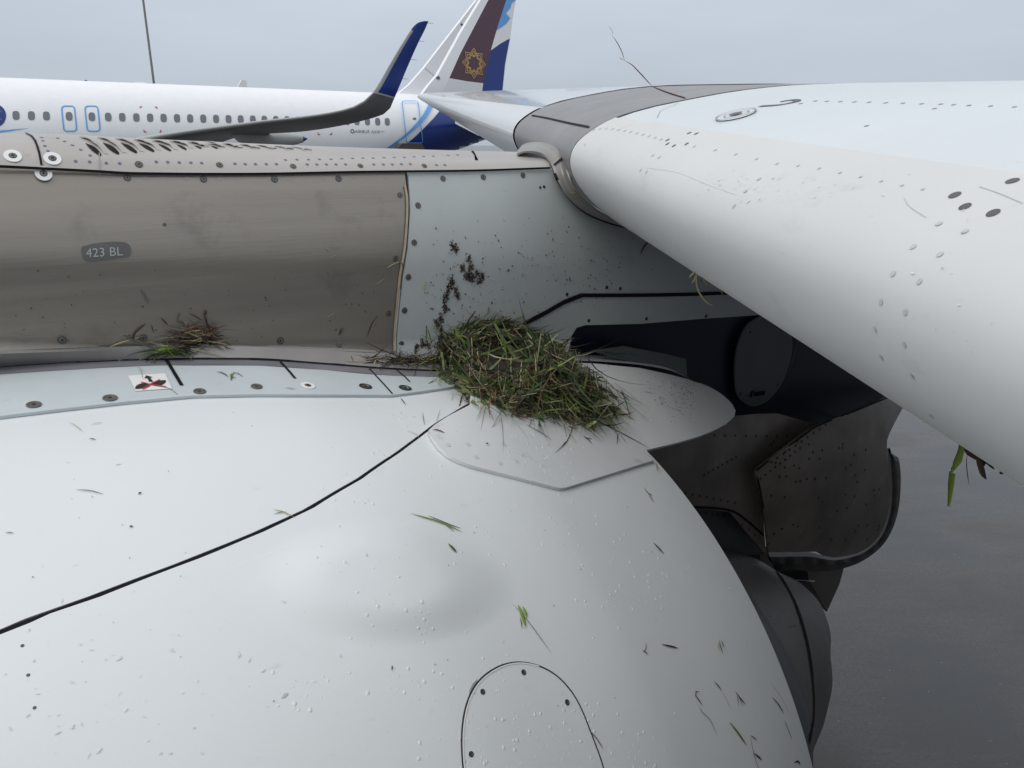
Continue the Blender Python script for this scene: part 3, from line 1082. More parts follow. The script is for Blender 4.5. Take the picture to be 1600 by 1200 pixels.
# grey metal root of the outer slat, between the two seams
Y1 = 2.815
gpts = [p.lerp(cen_, .012) - Z * .001 for p in sec_resample(5, 22, 110)]
V, F = extrude(gpts, Y0 + .028, Y1, 40)
mk('slat_root_panel', V, orient_sky(V, F, wcen), GREYM, jet, reg='grey', solid=0.01)
pts = [p.lerp(cen_, .012) - Z * .001 for p in sec_resample(22, 24, 20) + []]
V, F = extrude(pts, Y0 + .004, Y1, 8)
mk('wing_upper_skin', V, orient_sky(V, F, wcen), WING, jet)
# outer slat and outer wing, tapering to the tip
YT = 14.2
tipn = by(652, 150.5, YT)
n1 = nose0 + Ld * (Y1 - Y0)


def outer(pts, n):
    V = []
    for k in range(n):
        t = (k / (n - 1)) ** 1.5
        y = lerp(Y1 + .012, YT, t)
        t = (y - Y1) / (YT - Y1)
        ks = lerp(1.0, 0.36, t)
        nn = n1.lerp(tipn, t)
        for p in pts: V.append(nn + (p - nose0) * ks)
    return V, grid_faces(n, len(pts))


pts = sec_resample(4, 15, 50)
def ocen(a):
    t = (a.y - Y1) / (YT - Y1)
    return n1.lerp(tipn, t) + Vector((.4, 0, -.02)) * lerp(1, .36, t)
V, F = outer(pts, 60)
mk('outer_slat', V, orient_sky(V, F, ocen), mat('outer_slat_paint', (0.62, 0.64, 0.65), 0.3, coat=.3, var=.03), jet, reg='outer')
V, F = outer(sec_resample(15, 24, 60), 60)
mk('outer_wing_skin', V, orient_sky(V, F, ocen), WINGB, jet, reg='outer')
V, F = outer(sec_resample(0, 4, 20), 30)
mk('outer_wing_lower_skin', V, orient_sky(V, F, ocen), WING, jet)
# generator seam and stalk-like seam on the grey root panel
ribbon('panel_seam', [(813, 178), (850, 184), (890, 193), (930, 201)], .006, ['grey'], BLACK, jet, off=.002)
ribbon('panel_seam', [(1022, 137), (1045, 146), (1071, 154)], .004, ['grey'], BLACK, jet, off=.002)
ribbon('panel_seam', [(886, 141), (930, 138), (960, 134), (977, 130)], .012, ['outer'], INK, jet, off=.004)
ribbon('panel_seam', [(1070, 156), (1050, 166), (1032, 174), (1027, 184)], .0015, ['wing'], RIVG, jet, off=.001)

# flexible seal saddle where slat, root panel and pylon meet
sA = [(808, 236), (818, 225), (834, 222), (852, 223), (868, 230), (880, 245), (887, 264), (896, 290), (918, 315), (952, 338), (1000, 356)]
sB = [(808, 240), (820, 236), (834, 236), (848, 240), (858, 250), (864, 263), (873, 285), (888, 309), (914, 331), (950, 347), (1000, 361)]
oA = [1.66, 1.66, 1.64, 1.60, 1.56, 1.50, 1.455, 1.435, 1.425, 1.42, 1.42]
oB = [1.56, 1.55, 1.54, 1.53, 1.51, 1.49, 1.465, 1.455, 1.45, 1.445, 1.44]
ra = [bo(x, y, o_) for (x, y), o_ in zip(sA, oA)]
rb = [bo(x, y, o_) for (x, y), o_ in zip(sB, oB)]
rm_ = [(a_ + b_) / 2 + (CAM - a_).normalized() * .012 for a_, b_ in zip(ra, rb)]
V, F = loft([ra, rm_, rb], 60, 10)
SAD = mat('saddle_metal', (0.26, 0.25, 0.235), 0.4, metal=.2, var=.25, vscale=12, dirt=(.40, .38, .35), dscale=9, dthr=.6, damt=.5)
mk('seal_saddle', V, F, SAD, jet, face_cam=True, reg='saddle', solid=.004)
ribbon('saddle_edge', [(858, 252), (865, 266), (874, 287), (889, 311), (915, 333), (950, 348), (985, 357)], .007, ['saddle', 'wall'], BLACK, jet, off=.004, n=40)
ribbon('saddle_edge', [(878, 240), (879, 247), (872, 254), (866, 259)], .006, ['saddle'], BLACK, jet, off=.003, n=12)

# sharklet of this wing, far out at the tip: white nose, aubergine field, gold star
o_t = (tipn - CAM).dot(O) + .15
shp = lambda x, y: bo(x, y, o_t)
panel('sharklet_nose', [(660, 147), (670, 133), (684, 117), (700, 88), (722, 48), (753, -3), (790, -62), (798, -62), (763, 0), (742, 40), (720, 82), (702, 122), (690, 146)], shp, NBW, jet, step=14, solid=.1, reg='shark')
panel('sharklet', [(798, -62), (812, -50), (791, 0), (778, 40), (766, 82), (755, 130), (730, 127), (702, 122), (720, 82), (742, 40), (763, 0)], shp, MAROON, jet, step=14, solid=.1, reg='shark')
panel('sharklet_root', [(702, 122), (730, 127), (755, 130), (753, 146), (690, 146)], shp, WHITE, jet, step=10, solid=.1, reg='shark')
panel('root_notch', smooth_px([(675, 122), (682, 115), (686, 119), (687, 124)], 12, True), lambda x, y: hp(x, y, ['shark'], .01), INK, jet, step=4)
# star of interlaced loops
cx, cy = 740, 99
for base in (0, pi / 8):
    for w_, rr0 in ((.018, 1.0), (.018, .80)):
        P = []
        for k in range(17):
            an = k * 2 * pi / 16 + (0 if base == 0 else 0)
            r_ = (23.5 if k % 2 == 0 else 16.5) * rr0 if base == 0 else (17.5 if k % 2 == 0 else 12.0) * (1.0 if rr0 == 1 else .82)
            if base: an += pi / 8
            P.append((cx + .78 * r_ * sin(an) + .10 * r_ * cos(an) * 0, cy - r_ * cos(an) + .1 * r_ * sin(an)))
        ribbon('gold_star', P, w_, ['shark'], GOLD, jet, off=.01, n=17)

# fuselage of this aircraft, behind the camera, where the wing roots
V = []
fa = [-12.6, -12.2, -11.2, -9.6, -7.6, -5, 0, 6, 12, 16, 19.5, 23, 25]
fr = [.05, .6, 1.2, 1.65, 1.9, 1.975, 1.975, 1.975, 1.975, 1.85, 1.45, .8, .2]
fz = [-.3, -.25, -.1, .2, .42, .45, .45, .45, .45, .5, .85, 1.25, 1.5]
for a_, r_, z_ in zip(fa, fr, fz):
    for j in range(64):
        V.append(W(a_, -4.25 + r_ * cos(2 * pi * j / 64), z_ + r_ * 1.04 * sin(2 * pi * j / 64)))
own_f = mk('fuselage', V, grid_faces(len(fa), 64, True), NBW, jet)
for k in range(44):
    a_ = -6.5 + .533 * k
    b = []
    for j in range(10):
        zz = 1.05 + .17 * sin(2 * pi * j / 10); aa = a_ + .115 * cos(2 * pi * j / 10)
        s_ = (zz - .45) / 2.054
        b.append(W(aa, -4.25 + 1.975 * sqrt(1 - s_ * s_) + .006, zz))
    mk('window', b, [tuple(range(10))], NBG, own_f, smooth=False)

# ---- fasteners on the near aircraft ------------------------------------------
Wl = ['wall']
for x, y, r in ((199, 278, 5.6), (318, 280, 5.6), (429, 280, 5.6), (529, 279, 5.4), (625, 305, 4.6), (692, 279, 4.8), (755, 277, 4.8), (817, 274, 4.6),
                (653, 321, 5), (647, 379, 5), (638, 433, 5), (632, 485, 5), (627, 537, 4.5), (97, 531, 7), (224, 528, 6.5), (438, 532, 6), (530, 538, 5.5), (257, 351, 3), (844, 293, 2.4),
                (618, 404, 5), (607, 490, 5)):
    fastener('screw', ME_SCREW, x, y, r, Wl, jet)
for x, y, r in ((217, 257, 6), (343, 258, 5.4), (458, 260, 5), (563, 259, 4.6), (663, 259, 4.4)):
    fastener('screw', ME_SCREW, x, y, r, ['top'], jet)
fastener('labelled_screw', ME_RINGW, 20, 244, 12.5, ['top'], jet)
fastener('labelled_screw', ME_RINGW, 82, 248, 12.5, ['top'], jet)
fastener('labelled_screw', ME_RINGW, 68, 273, 12, ['wall'], jet, off=.004)
for x, y in ((36, 265), (98, 269), (227, 278), (292, 279), (342, 279), (451, 279), (508, 279), (553, 277), (603, 277), (171, 275)):
    fastener('flush_plug', ME_TICK, x, y, 3.2, Wl, jet)
for x, y, r in ((53, 633, 11), (172, 622.5, 11), (312, 612, 9.5), (401, 604.5, 9)):
    fastener('cam_lock', ME_CAMLOC, x, y, r, ['strip'], jet)
fastener('white_grommet', ME_RINGW, 481, 603, 11.5, ['strip'], jet)
for x, y in ((571, 604), (633, 606.5)):
    fastener('cam_lock', ME_DARKSCREW, x, y, 9.5, ['strip'], jet, sx=1.15, rot=0)
for x, y in ((700, 695), (731, 694), (787, 694), (761, 693.5), (744, 714), (781, 723.5), (807, 720.5)):
    fastener('flush_screw', ME_FLUSH, x, y, 4.8, ['hump', 'nac'], jet)
fastener('screw_recess', ME_DOT, 761, 693.5, 1.8, ['hump', 'nac'], jet, off=.0008)
for x, y in ((44, 1055), (54, 1106), (35, 1009)):
    fastener('screw_recess', ME_DARKSCREW, x, y, 2.6, ['nac'], jet)
for x, y in ((920, 501), (1010, 498), (1103, 494), (886, 460), (948, 449), (969, 451)):
    fastener('screw', ME_DOT, x, y, 3.0, Wl, jet)
fastener('screw', ME_DOT, 850, 292, 2.6, Wl, jet)
bl = [(118, 252), (140, 253), (166, 255), (187, 255.5), (244, 253), (262, 253.5), (280, 254), (298, 254), (315, 254.5), (367, 256), (383, 256.5), (399, 256.5),
      (416, 256.5), (432, 256.5), (480, 257), (495, 257), (510, 257), (525, 257), (540, 257), (584, 257), (599, 257), (613, 257), (627, 256.5), (641, 256.5), (682, 258), (695, 258),
      (446, 250), (464, 249.5), (482, 249.5), (499, 249), (517, 249), (534, 248), (551, 247.5), (567, 247), (583, 247), (600, 246.5), (616, 246), (632, 246), (647, 245), (662, 244.5), (677, 244),
      (75, 236), (70, 228), (67, 220), (65, 215), (90, 216), (101, 221), (113, 227), (126, 234), (141, 243), (700, 243), (715, 242)]
rivets('rivet', bl, 2.6, ['top'], RIVB, jet, el=1.0)
dkr = line_pts(1100, 742, 1150, 714, 8) + [(1060 + i * 11, 768 + 2.2 * i) for i in range(9)] + line_pts(1184, 760, 1200, 850, 8) + line_pts(1100, 680, 1230, 682, 9) \
    + line_pts(1085, 800, 1140, 806, 7) + line_pts(1150, 812, 1180, 835, 4) + line_pts(1188, 748, 1250, 700, 9) + line_pts(1205, 722, 1290, 664, 10)
for _ in range(60): dkr.append((random.uniform(1200, 1375), random.uniform(690, 850)))
rivets('rivet', dkr, 2.3, ['bulb', 'dark'], SCREWD, jet)
cr_ = line_pts(1140, 870, 1200, 980, 10) + line_pts(1150, 868, 1210, 975, 10) + [(1232, 980), (1237, 979), (1242, 978), (1246, 1010), (1251, 1009), (1256, 1008), (1257, 1070), (1262, 1066), (1267, 1062), (1170, 872), (1180, 885)]
rivets('rivet', cr_, 1.5, ['core'], SCREWD, jet)
# slat rivets: rows that run along the leading edge, and down its nose
lr = poly_pts([(928, 203), (948, 201), (990, 207), (1033, 218)], 12) + poly_pts([(1085, 229), (1130, 237), (1180, 248), (1215, 256), (1266, 261), (1327, 273), (1362, 280), (1399, 288), (1442, 296)], 12)
rivets('rivet', lr, 3.0, ['wing'], RIVL, jet, el=1.0)
lr2 = [(1020, 243), (1030, 246), (1001, 266), (1010, 269), (914, 226), (1186, 280), (1165, 299), (1147, 322), (1467, 350), (1427, 386), (1469, 398), (1396, 428), (1437, 440), (1377, 472), (1415, 488), (1367, 515), (1413, 539), (1377, 559), (1425, 588), (1508, 362), (1455, 650)]
rivets('rivet', [(x, y, lerp(2.5, 6.2, (x - 900) / 650)) for x, y in lr2], 5, ['wing'], RIVL, jet)
for x, y, r in ((1043, 219, 3.8), (1043, 225, 3.8), (1053, 228, 3.8), (1073, 225, 4), (1077, 208, 4), (1088, 209, 4), (1492, 305, 9.5), (1508, 323, 9.5), (1552, 333, 10.5), (1582, 283, 10)):
    fastener('slat_rivet', bpy.data.meshes.get('slat_rivet') or disc_mesh('slat_rivet', [(1, .01, 0), (.95, .05, 0)], [RIVD], n=16), x, y, r, ['wing'], jet)
up = [(1274, 158), (1292, 158.5), (1313, 159), (1335, 159.5), (1358, 160), (1384, 161), (1411, 161.5), (1440, 162.5), (1470, 163), (1490, 164), (1514, 165), (1548, 166), (1585, 167.5), (1460, 170), (1354, 197), (1251, 162)]
rivets('rivet', up, 4.0, ['wing'], RIVG, jet)
# filler cap and painted 2 on the wing top
capx, capy = 1150, 180
def ell(cx, cy, rx, ry, an, n=40): return [(cx + rx * cos(t) * cos(an) - ry * sin(t) * sin(an), cy + rx * cos(t) * sin(an) + ry * sin(t) * cos(an)) for t in [2 * pi * k / n for k in range(n + 1)]]


cap_ = panel('fuel_cap', ell(1150, 180.5, 33, 6.4, radians(-13))[:-1], lambda x, y: hp(x, y, ['wing'], .0015), WING, jet, step=8)
ribbon('cap_ring', ell(1150, 180.5, 32, 6.0, radians(-13)), .0028, ['wing'], RIVG, cap_, off=.003, n=80)
ribbon('cap_ring', ell(1151, 180.3, 20, 3.6, radians(-13)), .002, ['wing'], RIVG, cap_, off=.003, n=60)
panel('cap_lock', ell(1150, 180.6, 11, 1.7, radians(-13))[:-1], lambda x, y: hp(x, y, ['wing'], .0035), RIVD, cap_, step=5)
ribbon('painted_mark', [(1187, 166.5), (1215, 164.6), (1232, 162), (1247, 158), (1240, 156.5), (1219, 159.5)], .011, ['wing'], RIVD, jet, off=.001, n=24)
ribbon('wing_seam', [(1257, 129), (1400, 127), (1600, 125.5)], .02, ['wing'], INK, jet, off=.004)

# 423 BL plate, 421 AL, no-step sticker
panel('text_plate', smooth_px([(127, 386), (150, 380), (190, 378), (203, 384), (203, 400), (180, 404), (150, 408), (134, 408), (128, 399)], 36, True), lambda x, y: hp(x, y, Wl, .0012), TAGG, jet, step=10)
text_decal('lettering', '423 BL', 134, 402, 19.5, radians(-3), Wl, TAGT, jet, sx=1.05, off=.002)
text_decal('lettering', '421 AL', 964, 406, 8.5, radians(0), Wl, TAGT, jet, sx=1.1, off=.002)
stq = [(200, 588), (258, 584), (269, 608), (212, 612)]


def stp(u, v):
    x = lerp(lerp(stq[0][0], stq[1][0], u), lerp(stq[3][0], stq[2][0], u), v)
    y = lerp(lerp(stq[0][1], stq[1][1], u), lerp(stq[3][1], stq[2][1], u), v)
    return (x, y)


stk = panel('warning_sticker', stq, lambda x, y: hp(x, y, ['strip'], .0012), LABW, jet, step=12)
def onstk(o_): return lambda x, y: hp(x, y, ['strip'], o_)
panel('pictogram', [stp(*q) for q in ((.47, .08), (.62, .22), (.55, .24), (.58, .50), (.47, .50), (.47, .26), (.39, .26))], onstk(.002), LABBK, stk, step=9)
for s_ in (0, 1):
    q = [(.50, .58), (.62, .50), (.80, .46), (.93, .48), (.86, .66), (.70, .78), (.56, .76)]
    if s_: q = [(1 - a_ - .06, 1.30 - b_ + .05) for a_, b_ in q]
    panel('pictogram', smooth_px([stp(*z) for z in q], 20, True), onstk(.002), LABBK, stk, step=9)
ribbon('pictogram', [stp(.2, .95), stp(.45, .7), stp(.78, .42)], .003, ['strip'], LABR, stk, off=.0028, n=8)
ribbon('pictogram', [stp(.25, .5), stp(.5, .7), stp(.85, .9)], .003, ['strip'], LABR, stk, off=.0028, n=8)

# round access panel on the reverser cowl
ap = smooth_px([(745, 1290), (728, 1230), (721, 1165), (726, 1110), (743, 1070), (772, 1045), (805, 1035), (840, 1040), (872, 1058), (900, 1092), (925, 1150), (945, 1210), (955, 1290)], 70)
ribbon('access_panel_seam', ap, .0023, ['nac'], SCREWD, jet, off=.0006, n=90)
ribbon('access_panel_edge', [(x + 2.2, y + 1.5) for x, y in ap[8:38]], .0018, ['nac'], LABW, jet, off=.0010, n=60)
for x, y in ((754, 1081), (818, 1050.5), (886, 1097.5), (736, 1178.5)):
    fastener('screw', ME_DARKSCREW, x, y, 4.6, ['nac'], jet)
ribbon('rubbed_patch', [(732, 1090), (737, 1075), (746, 1061)], .004, ['nac'], RIVG, jet, off=.0004, taper=True)
# rain drops, uncountable
b = Bag()
rd = random.Random(3)
def drop(px, py, r_):
    h = hit(px, py, ['nac', 'hump'], 0)
    if h is None: return
    p, n_ = h
    x_ = A - n_ * A.dot(n_); x_.normalize(); y_ = n_.cross(x_)
    k = 9
    e1, e2 = rd.uniform(.8, 1.25), rd.uniform(.9, 1.5)
    an0 = rd.uniform(0, 6)
    V = []
    for (rs, zs) in ((1, 0), (.86, .14), (.5, .24)):
        for j in range(k):
            an = 2 * pi * j / k + an0
            V.append(p + x_ * (r_ * rs * e1 * cos(an)) + y_ * (r_ * rs * e2 * sin(an)) + n_ * (r_ * zs))
    V.append(p + n_ * r_ * .27)
    F = []
    for i in range(2):
        for j in range(k): F.append((i * k + j, i * k + (j + 1) % k, (i + 1) * k + (j + 1) % k, (i + 1) * k + j))
    for j in range(k): F.append((2 * k + j, 2 * k + (j + 1) % k, 3 * k))
    b.add(V, F)
cl = [(rd.uniform(430, 1080), rd.uniform(640, 1190)) for _ in range(46)]
for _ in range(900):
    c_ = rd.choice(cl)
    px, py = c_[0] + rd.gauss(0, 34), c_[1] + rd.gauss(0, 26)
    drop(px, py, rd.choice((.0006, .0008, .0010, .0012, .0016, .0024)))
wd = mk('rain_drops', b.v, b.f, WATER)
tag(wd, 'scattered clear rain drops on the white engine cowl', 'water drops', kind='stuff')

# ------------------------------------------------------------------ NEIGHBOURING AIRLINER
NO, NZ, NR = 38.0, 0.45, 1.975
nb = empty('airliner', W(8, NO, -CAMH))
tag(nb, 'white airliner with dark blue winglet and tail parked behind the engine pylon', 'airliner')


def nb_prof(a):
    r = interp(a, [-10, -9.5, -8, -6, -4, 15, 18, 20, 22, 24, 26, 28.2], [.05, .6, 1.3, 1.8, 1.975, 1.975, 1.90, 1.76, 1.56, 1.27, .88, .3])
    zt = interp(a, [-10, -9.5, -8, -6, -4, 15, 20, 24, 26, 28.2], [.0, .6, 1.5, 2.25, 2.5, 2.5, 2.5, 2.40, 2.25, 1.95])
    zb = interp(a, [-10, -9.5, -8, -6, -4, 15, 17, 19, 21, 23, 25, 28.2], [-.1, -.6, -1.2, -1.5, -1.6, -1.6, -1.45, -1.1, -.7, -.25, .35, 1.3])
    return r, zt, zb


V = []
na_ = 120
for i in range(na_):
    a_ = lerp(-10, 28.2, i / (na_ - 1))
    r_, zt, zb = nb_prof(a_)
    for j in range(96):
        an = 2 * pi * j / 96
        V.append(W(a_, NO - r_ * cos(an), (zt + zb) / 2 + (zt - zb) / 2 * sin(an)))
nbf = mk('fuselage', V, grid_faces(na_, 96, True), NBW, nb, reg='nb')
NBR = ['nb']
nbh = lambda off: (lambda x, y: hp(x, y, NBR, off))
# blue tail and light blue sweep
panel('blue_livery', [(625, 240), (625, 231), (645, 216), (660, 202), (677, 185), (688, 172), (700, 158), (720, 146), (900, 146), (900, 260), (640, 260)], nbh(.05), NBB, nbf, step=6)
panel('blue_sweep', smooth_px([(600, 233), (635, 207), (660, 180), (672, 158)], 14) + smooth_px([(680, 158), (666, 183), (650, 200), (609, 231)], 14), nbh(.075), NBL, nbf, step=5)
panel('blue_sweep', [(-40, 206), (0, 204), (48, 200), (0, 207.5), (-40, 211)], nbh(.012), NBL, nbf, step=8)
panel('round_emblem', [(-9 + 18.5 * cos(k * pi / 16), 181 + 18.5 * sin(k * pi / 16)) for k in range(32)], nbh(.012), NBB, nbf, step=8)
# windows
wx = [-22, 1.5, 25, 49, 72.5, 108, 143.5, 169, 191, 213, 234.5, 255.5, 276.5, 297, 317.5, 337.5, 357, 376, 395, 413, 431, 448.5, 466, 483, 499.5, 511.5, 527, 542.5, 557.5, 574, 590, 605]
for k, x in enumerate(wx):
    y = 180 + (x + 0) * .0172
    w_ = lerp(5.7, 4.0, x / 605); h_ = lerp(7.2, 6.0, x / 605)
    P = []
    for j in range(12):
        an = 2 * pi * j / 12
        cx_, sy_ = cos(an), sin(an)
        P.append((x + w_ * (abs(cx_) ** .7) * (1 if cx_ > 0 else -1) + .08 * h_ * sy_, y + h_ * (abs(sy_) ** .7) * (1 if sy_ > 0 else -1)))
    V = [hp(px, py, NBR, .012) for px, py in P]
    if all(v is not None for v in V): mk('window', V, [tuple(range(12))], NBG, nbf, smooth=False, face_cam=True)
def loop_rr(x0, y0, x1, y1, r, sk):
    P = []
    for cx_, cy_, a0 in ((x1 - r, y0 + r, -90), (x1 - r, y1 - r, 0), (x0 + r, y1 - r, 90), (x0 + r, y0 + r, 180)):
        for k in range(4):
            an = radians(a0 + 30 * k)
            P.append((cx_ + r * cos(an) + sk * (cy_ - y0) / (y1 - y0), cy_ + r * sin(an)))
    return P + [P[0]]
for x in (96, 132.5):
    ribbon('exit_outline', loop_rr(x, 166, x + 20, 205, 4.5, 4), .05, NBR, NBL, nbf, off=.015, n=70)
ribbon('door_outline', loop_rr(627, 160, 652, 222, 3, 7), .05, NBR, NBL, nbf, off=.095, n=80)
panel('door_handle', [(645, 184), (650, 184), (650, 187), (645, 187)], nbh(.016), INK, nbf, step=5)
for q in (((219, 169), (219, 167), (222, 167)), ((242, 167.5), (245, 167.5), (245, 170)), ((225, 203), (225, 206), (229, 206)), ((249, 206), (251, 206), (251, 203)), ((497, 207), (497, 210), (500, 210)), ((515, 210), (518, 210), (518, 207))):
    ribbon('hoist_mark', list(q), .04, NBR, LABR, nbf, off=.015, n=6)
text_decal('lettering', 'AIRBUS', 554, 207.5, 6.2, radians(.8), NBR, INK, nbf, sx=1.15, off=.015)
text_decal('lettering', 'A320', 580, 208, 6.2, radians(.8), NBR, INK, nbf, sx=1.02, off=.015)
text_decal('lettering', 'neo', 595, 206.5, 3.6, radians(.8), NBR, INK, nbf, sx=1.0, off=.015)
ribbon('emblem_ring', [(550.5 + 2.6 * cos(k * pi / 6), 205 + 2.6 * sin(k * pi / 6)) for k in range(13)], .045, NBR, INK, nbf, off=.015, n=24)
panel('antenna', [(131, 126.5), (134, 124.5), (138, 126.8)], lambda x, y: bo(x, y, NO), SCREWD, nbf, step=5, solid=.03)
panel('radome_hump', smooth_px([(205, 131), (212, 127.8), (222, 127.5), (233, 131)], 14), lambda x, y: bo(x, y, NO), NBW, nbf, step=5, solid=.3)
# fin
fo = lambda x, y: bo(x, y, NO)
fin = panel('fin', [(618, 150), (640, 132), (662, 107), (745, 0), (764, -24), (812, -24), (806, 0), (801, 30), (797, 62), (790, 100), (785, 150)], fo, NBW, nb, step=14, solid=.25, reg='fin')
fh = lambda off: (lambda x, y: hp(x, y, ['fin'], off))
panel('light_blue_field', [(764, -23), (811, -23), (806, 0), (802, 31), (790, 38), (775, 48), (764, 58), (750, 60), (752, 20)], fh(.01), NBL, fin, step=9)
panel('dark_blue_field', [(796.5, 60), (789, 100), (784, 150), (740, 150), (748, 90), (768, 78), (782, 68)], fh(.01), NBB, fin, step=9)
panel('fin_marking', [(719, 38), (721, 36), (725, 40), (723, 42)], fh(.01), NBB, fin, step=4)
panel('fin_marking', [(740, 11), (742, 9), (744, 11), (742, 12.5)], fh(.01), NBB, fin, step=4)
ribbon('fin_seam', [(664, 107), (672, 113), (682, 122)], .03, ['fin'], NBUP, fin, off=.01, n=5)
# tailplane
tp = [bo(712, 186, 34.5), bo(745, 190, 34.5), W(25.6, NO - .6, 1.3), W(22.6, NO - .6, 1.25)]
tpv = tp + [p - Z * .12 for p in tp]
mk('tailplane', [bo(711, 189, 33.0), bo(748, 208, 33.0), W(26.2, NO - .5, 1.2), W(23.0, NO - .5, 1.2)] + [p - Z * .12 for p in (bo(711, 189, 33.0), bo(748, 208, 33.0), W(26.2, NO - .5, 1.2), W(23.0, NO - .5, 1.2))],
   [(0, 1, 2, 3), (7, 6, 5, 4), (0, 4, 5, 1), (1, 5, 6, 2), (2, 6, 7, 3), (3, 7, 4, 0)], NBW, nb, smooth=False)
mk('tailplane', [W(28.5, NO + 6, 1.8), W(26.8, NO + 6, 1.8), W(23.2, NO + .5, 1.2), W(26.2, NO + .5, 1.2)] + [p - Z * .12 for p in (W(28.5, NO + 6, 1.8), W(26.8, NO + 6, 1.8), W(23.2, NO + .5, 1.2), W(26.2, NO + .5, 1.2))],
   [(0, 1, 2, 3), (7, 6, 5, 4), (0, 4, 5, 1), (1, 5, 6, 2), (2, 6, 7, 3), (3, 7, 4, 0)], NBW, nb, smooth=False)
# near wing with upturned winglet: stations (leading edge, trailing edge)
st = [(W(1.2, 36.3, -.9), W(7.6, 36.3, -1.0)),
      (bo(240, 213.5, 28.5), bo(365, 216, 28.5)),
      (bo(400, 190.5, 23.9), bo(478, 205, 23.9)),
      (bo(480, 181.5, 21.6), bo(540, 195, 21.6)),
      (bo(530, 173, 20.9), bo(584, 184, 20.9)),
      (bo(556, 165, 20.6), bo(604, 176, 20.6)),
      (bo(572, 155, 20.4), bo(612, 165, 20.4)),
      (bo(582, 145, 20.3), bo(616, 154, 20.3))]
wlt = [(bo(582, 145, 20.3), bo(616, 154, 20.3)), (bo(592, 130, 20.25), bo(622, 140, 20.2)), (bo(608, 102, 20.15), bo(637, 104, 20.15)), (bo(627, 70, 20.05), bo(653, 68, 20.05)),
       (bo(644, 44, 20.0), bo(664, 46, 20.0)), (bo(653, 35.5, 19.97), bo(669, 34, 19.97)), (bo(662, 33, 19.96), bo(669.5, 33, 19.96))]


def wing_body(stations, n_per, thick):
    V = []
    NS = (len(stations) - 1) * n_per + 1
    les = cr_spline([s[0] for s in stations], NS)
    # use equal parameter resampling for both edges
    tes = cr_spline([s[1] for s in stations], NS)
    K = 14
    for i in range(NS):
        le, te = les[i], tes[i]
        c = te - le
        a_, b_ = les[max(0, i - 1)], les[min(NS - 1, i + 1)]
        span = (b_ - a_).normalized()
        nn = span.cross(c).normalized()
        for k in range(2 * K):
            u = k / K
            if u <= 1: x = (1 - cos(pi * u)) / 2; s_ = 1
            else: x = (1 + cos(pi * (u - 1))) / 2; s_ = -1
            yt = thick * 5 * (.2969 * sqrt(x) - .126 * x - .3516 * x * x + .2843 * x ** 3 - .1036 * x ** 4)
            V.append(le + c * x + nn * (s_ * yt * c.length))
    return V, grid_faces(NS, 2 * K, True), NS, K


V, F, NS, K = wing_body(st, 8, .11)
mk('wing', V, F, [NBD, NBUP], nb, reg='nw', mi=[1 if (k < 3 or k > 2 * K - 3) else 0 for i in range(NS - 1) for k in range(2 * K)])
V, F, NS, K = wing_body(wlt, 8, .09)
cen_w = None
V = V
mi = []
for i in range(NS - 1):
    for k in range(2 * K):
        u = (k + .5) / K
        x = (1 - cos(pi * u)) / 2 if u <= 1 else (1 + cos(pi * (u - 1))) / 2
        mi.append(1 if (x < .19 and i < NS - 10) else (2 if i < 1 else 0))
wl_ = mk('winglet', V, F, [NBB, NBUP, NBUP], nb, mi=mi, reg='nw')
for (x, y) in ((669, 36), (655, 64), (643, 93), (630, 123)):
    mk('static_wick', *tube([bo(x - 1, y, 20.0), bo(x + 8, y + .6, 20.0)], .006, .004, 4), INK, wl_)
# canoe fairing with blue tip
cf = []
c0, c1 = bo(362, 211, 26.2), bo(480, 216.5, 26.2)
for k in range(15):
    t = k / 14
    r_ = .30 * (1 - (2 * (t ** .8) - 1) ** 2) ** .6 * (1 if t < .6 else 1) + .02
    c_ = c0.lerp(c1, t) - Z * 0
    for j in range(16):
        cf.append(c_ + O * r_ * .7 * cos(2 * pi * j / 16) + Z * r_ * sin(2 * pi * j / 16) * (1 if sin(2 * pi * j / 16) < 0 else .6))
mk('flap_fairing', cf, grid_faces(15, 16, True), [NBUP, NBB], nb, mi=[1 if i // 16 >= 13 else 0 for i in range(14 * 16)])
# far wing and engines, mostly hidden
for s_ in (1, -1):
    oo_ = NO + 5.75 * s_
    V = []
    pr = [(-.9, .78), (-1.0, .9), (-.8, 1.05), (0, 1.18), (1, 1.2), (2.2, 1.1), (3.2, .85), (3.2, .6), (4.2, .35)]
    for a_, r_ in pr:
        for j in range(24): V.append(W(a_ + 1.6 if s_ == -1 else a_ + 1.6, oo_ + r_ * cos(2 * pi * j / 24), -1.65 + r_ * sin(2 * pi * j / 24)))
    mk('engine', V, grid_faces(len(pr), 24, True), NBW, nb)
V, F, NS, K = wing_body([(W(1.2, NO + 1.7, -.9), W(7.6, NO + 1.7, -1.0)), (W(5, NO + 9, -.2), W(9.2, NO + 9, -.3)), (W(9.2, NO + 17, .9), W(10.8, NO + 17, .85))], 5, .11)
mk('wing', V, F, NBD, nb)
# air stair top under the rear door
panel('door_step', [(622, 232), (628, 224), (659, 224), (664, 233), (664, 260), (622, 260)], lambda x, y: bo(x, y, 35.5), mat('brown_step', (.06, .045, .04), .6), nb, step=12, solid=.5)

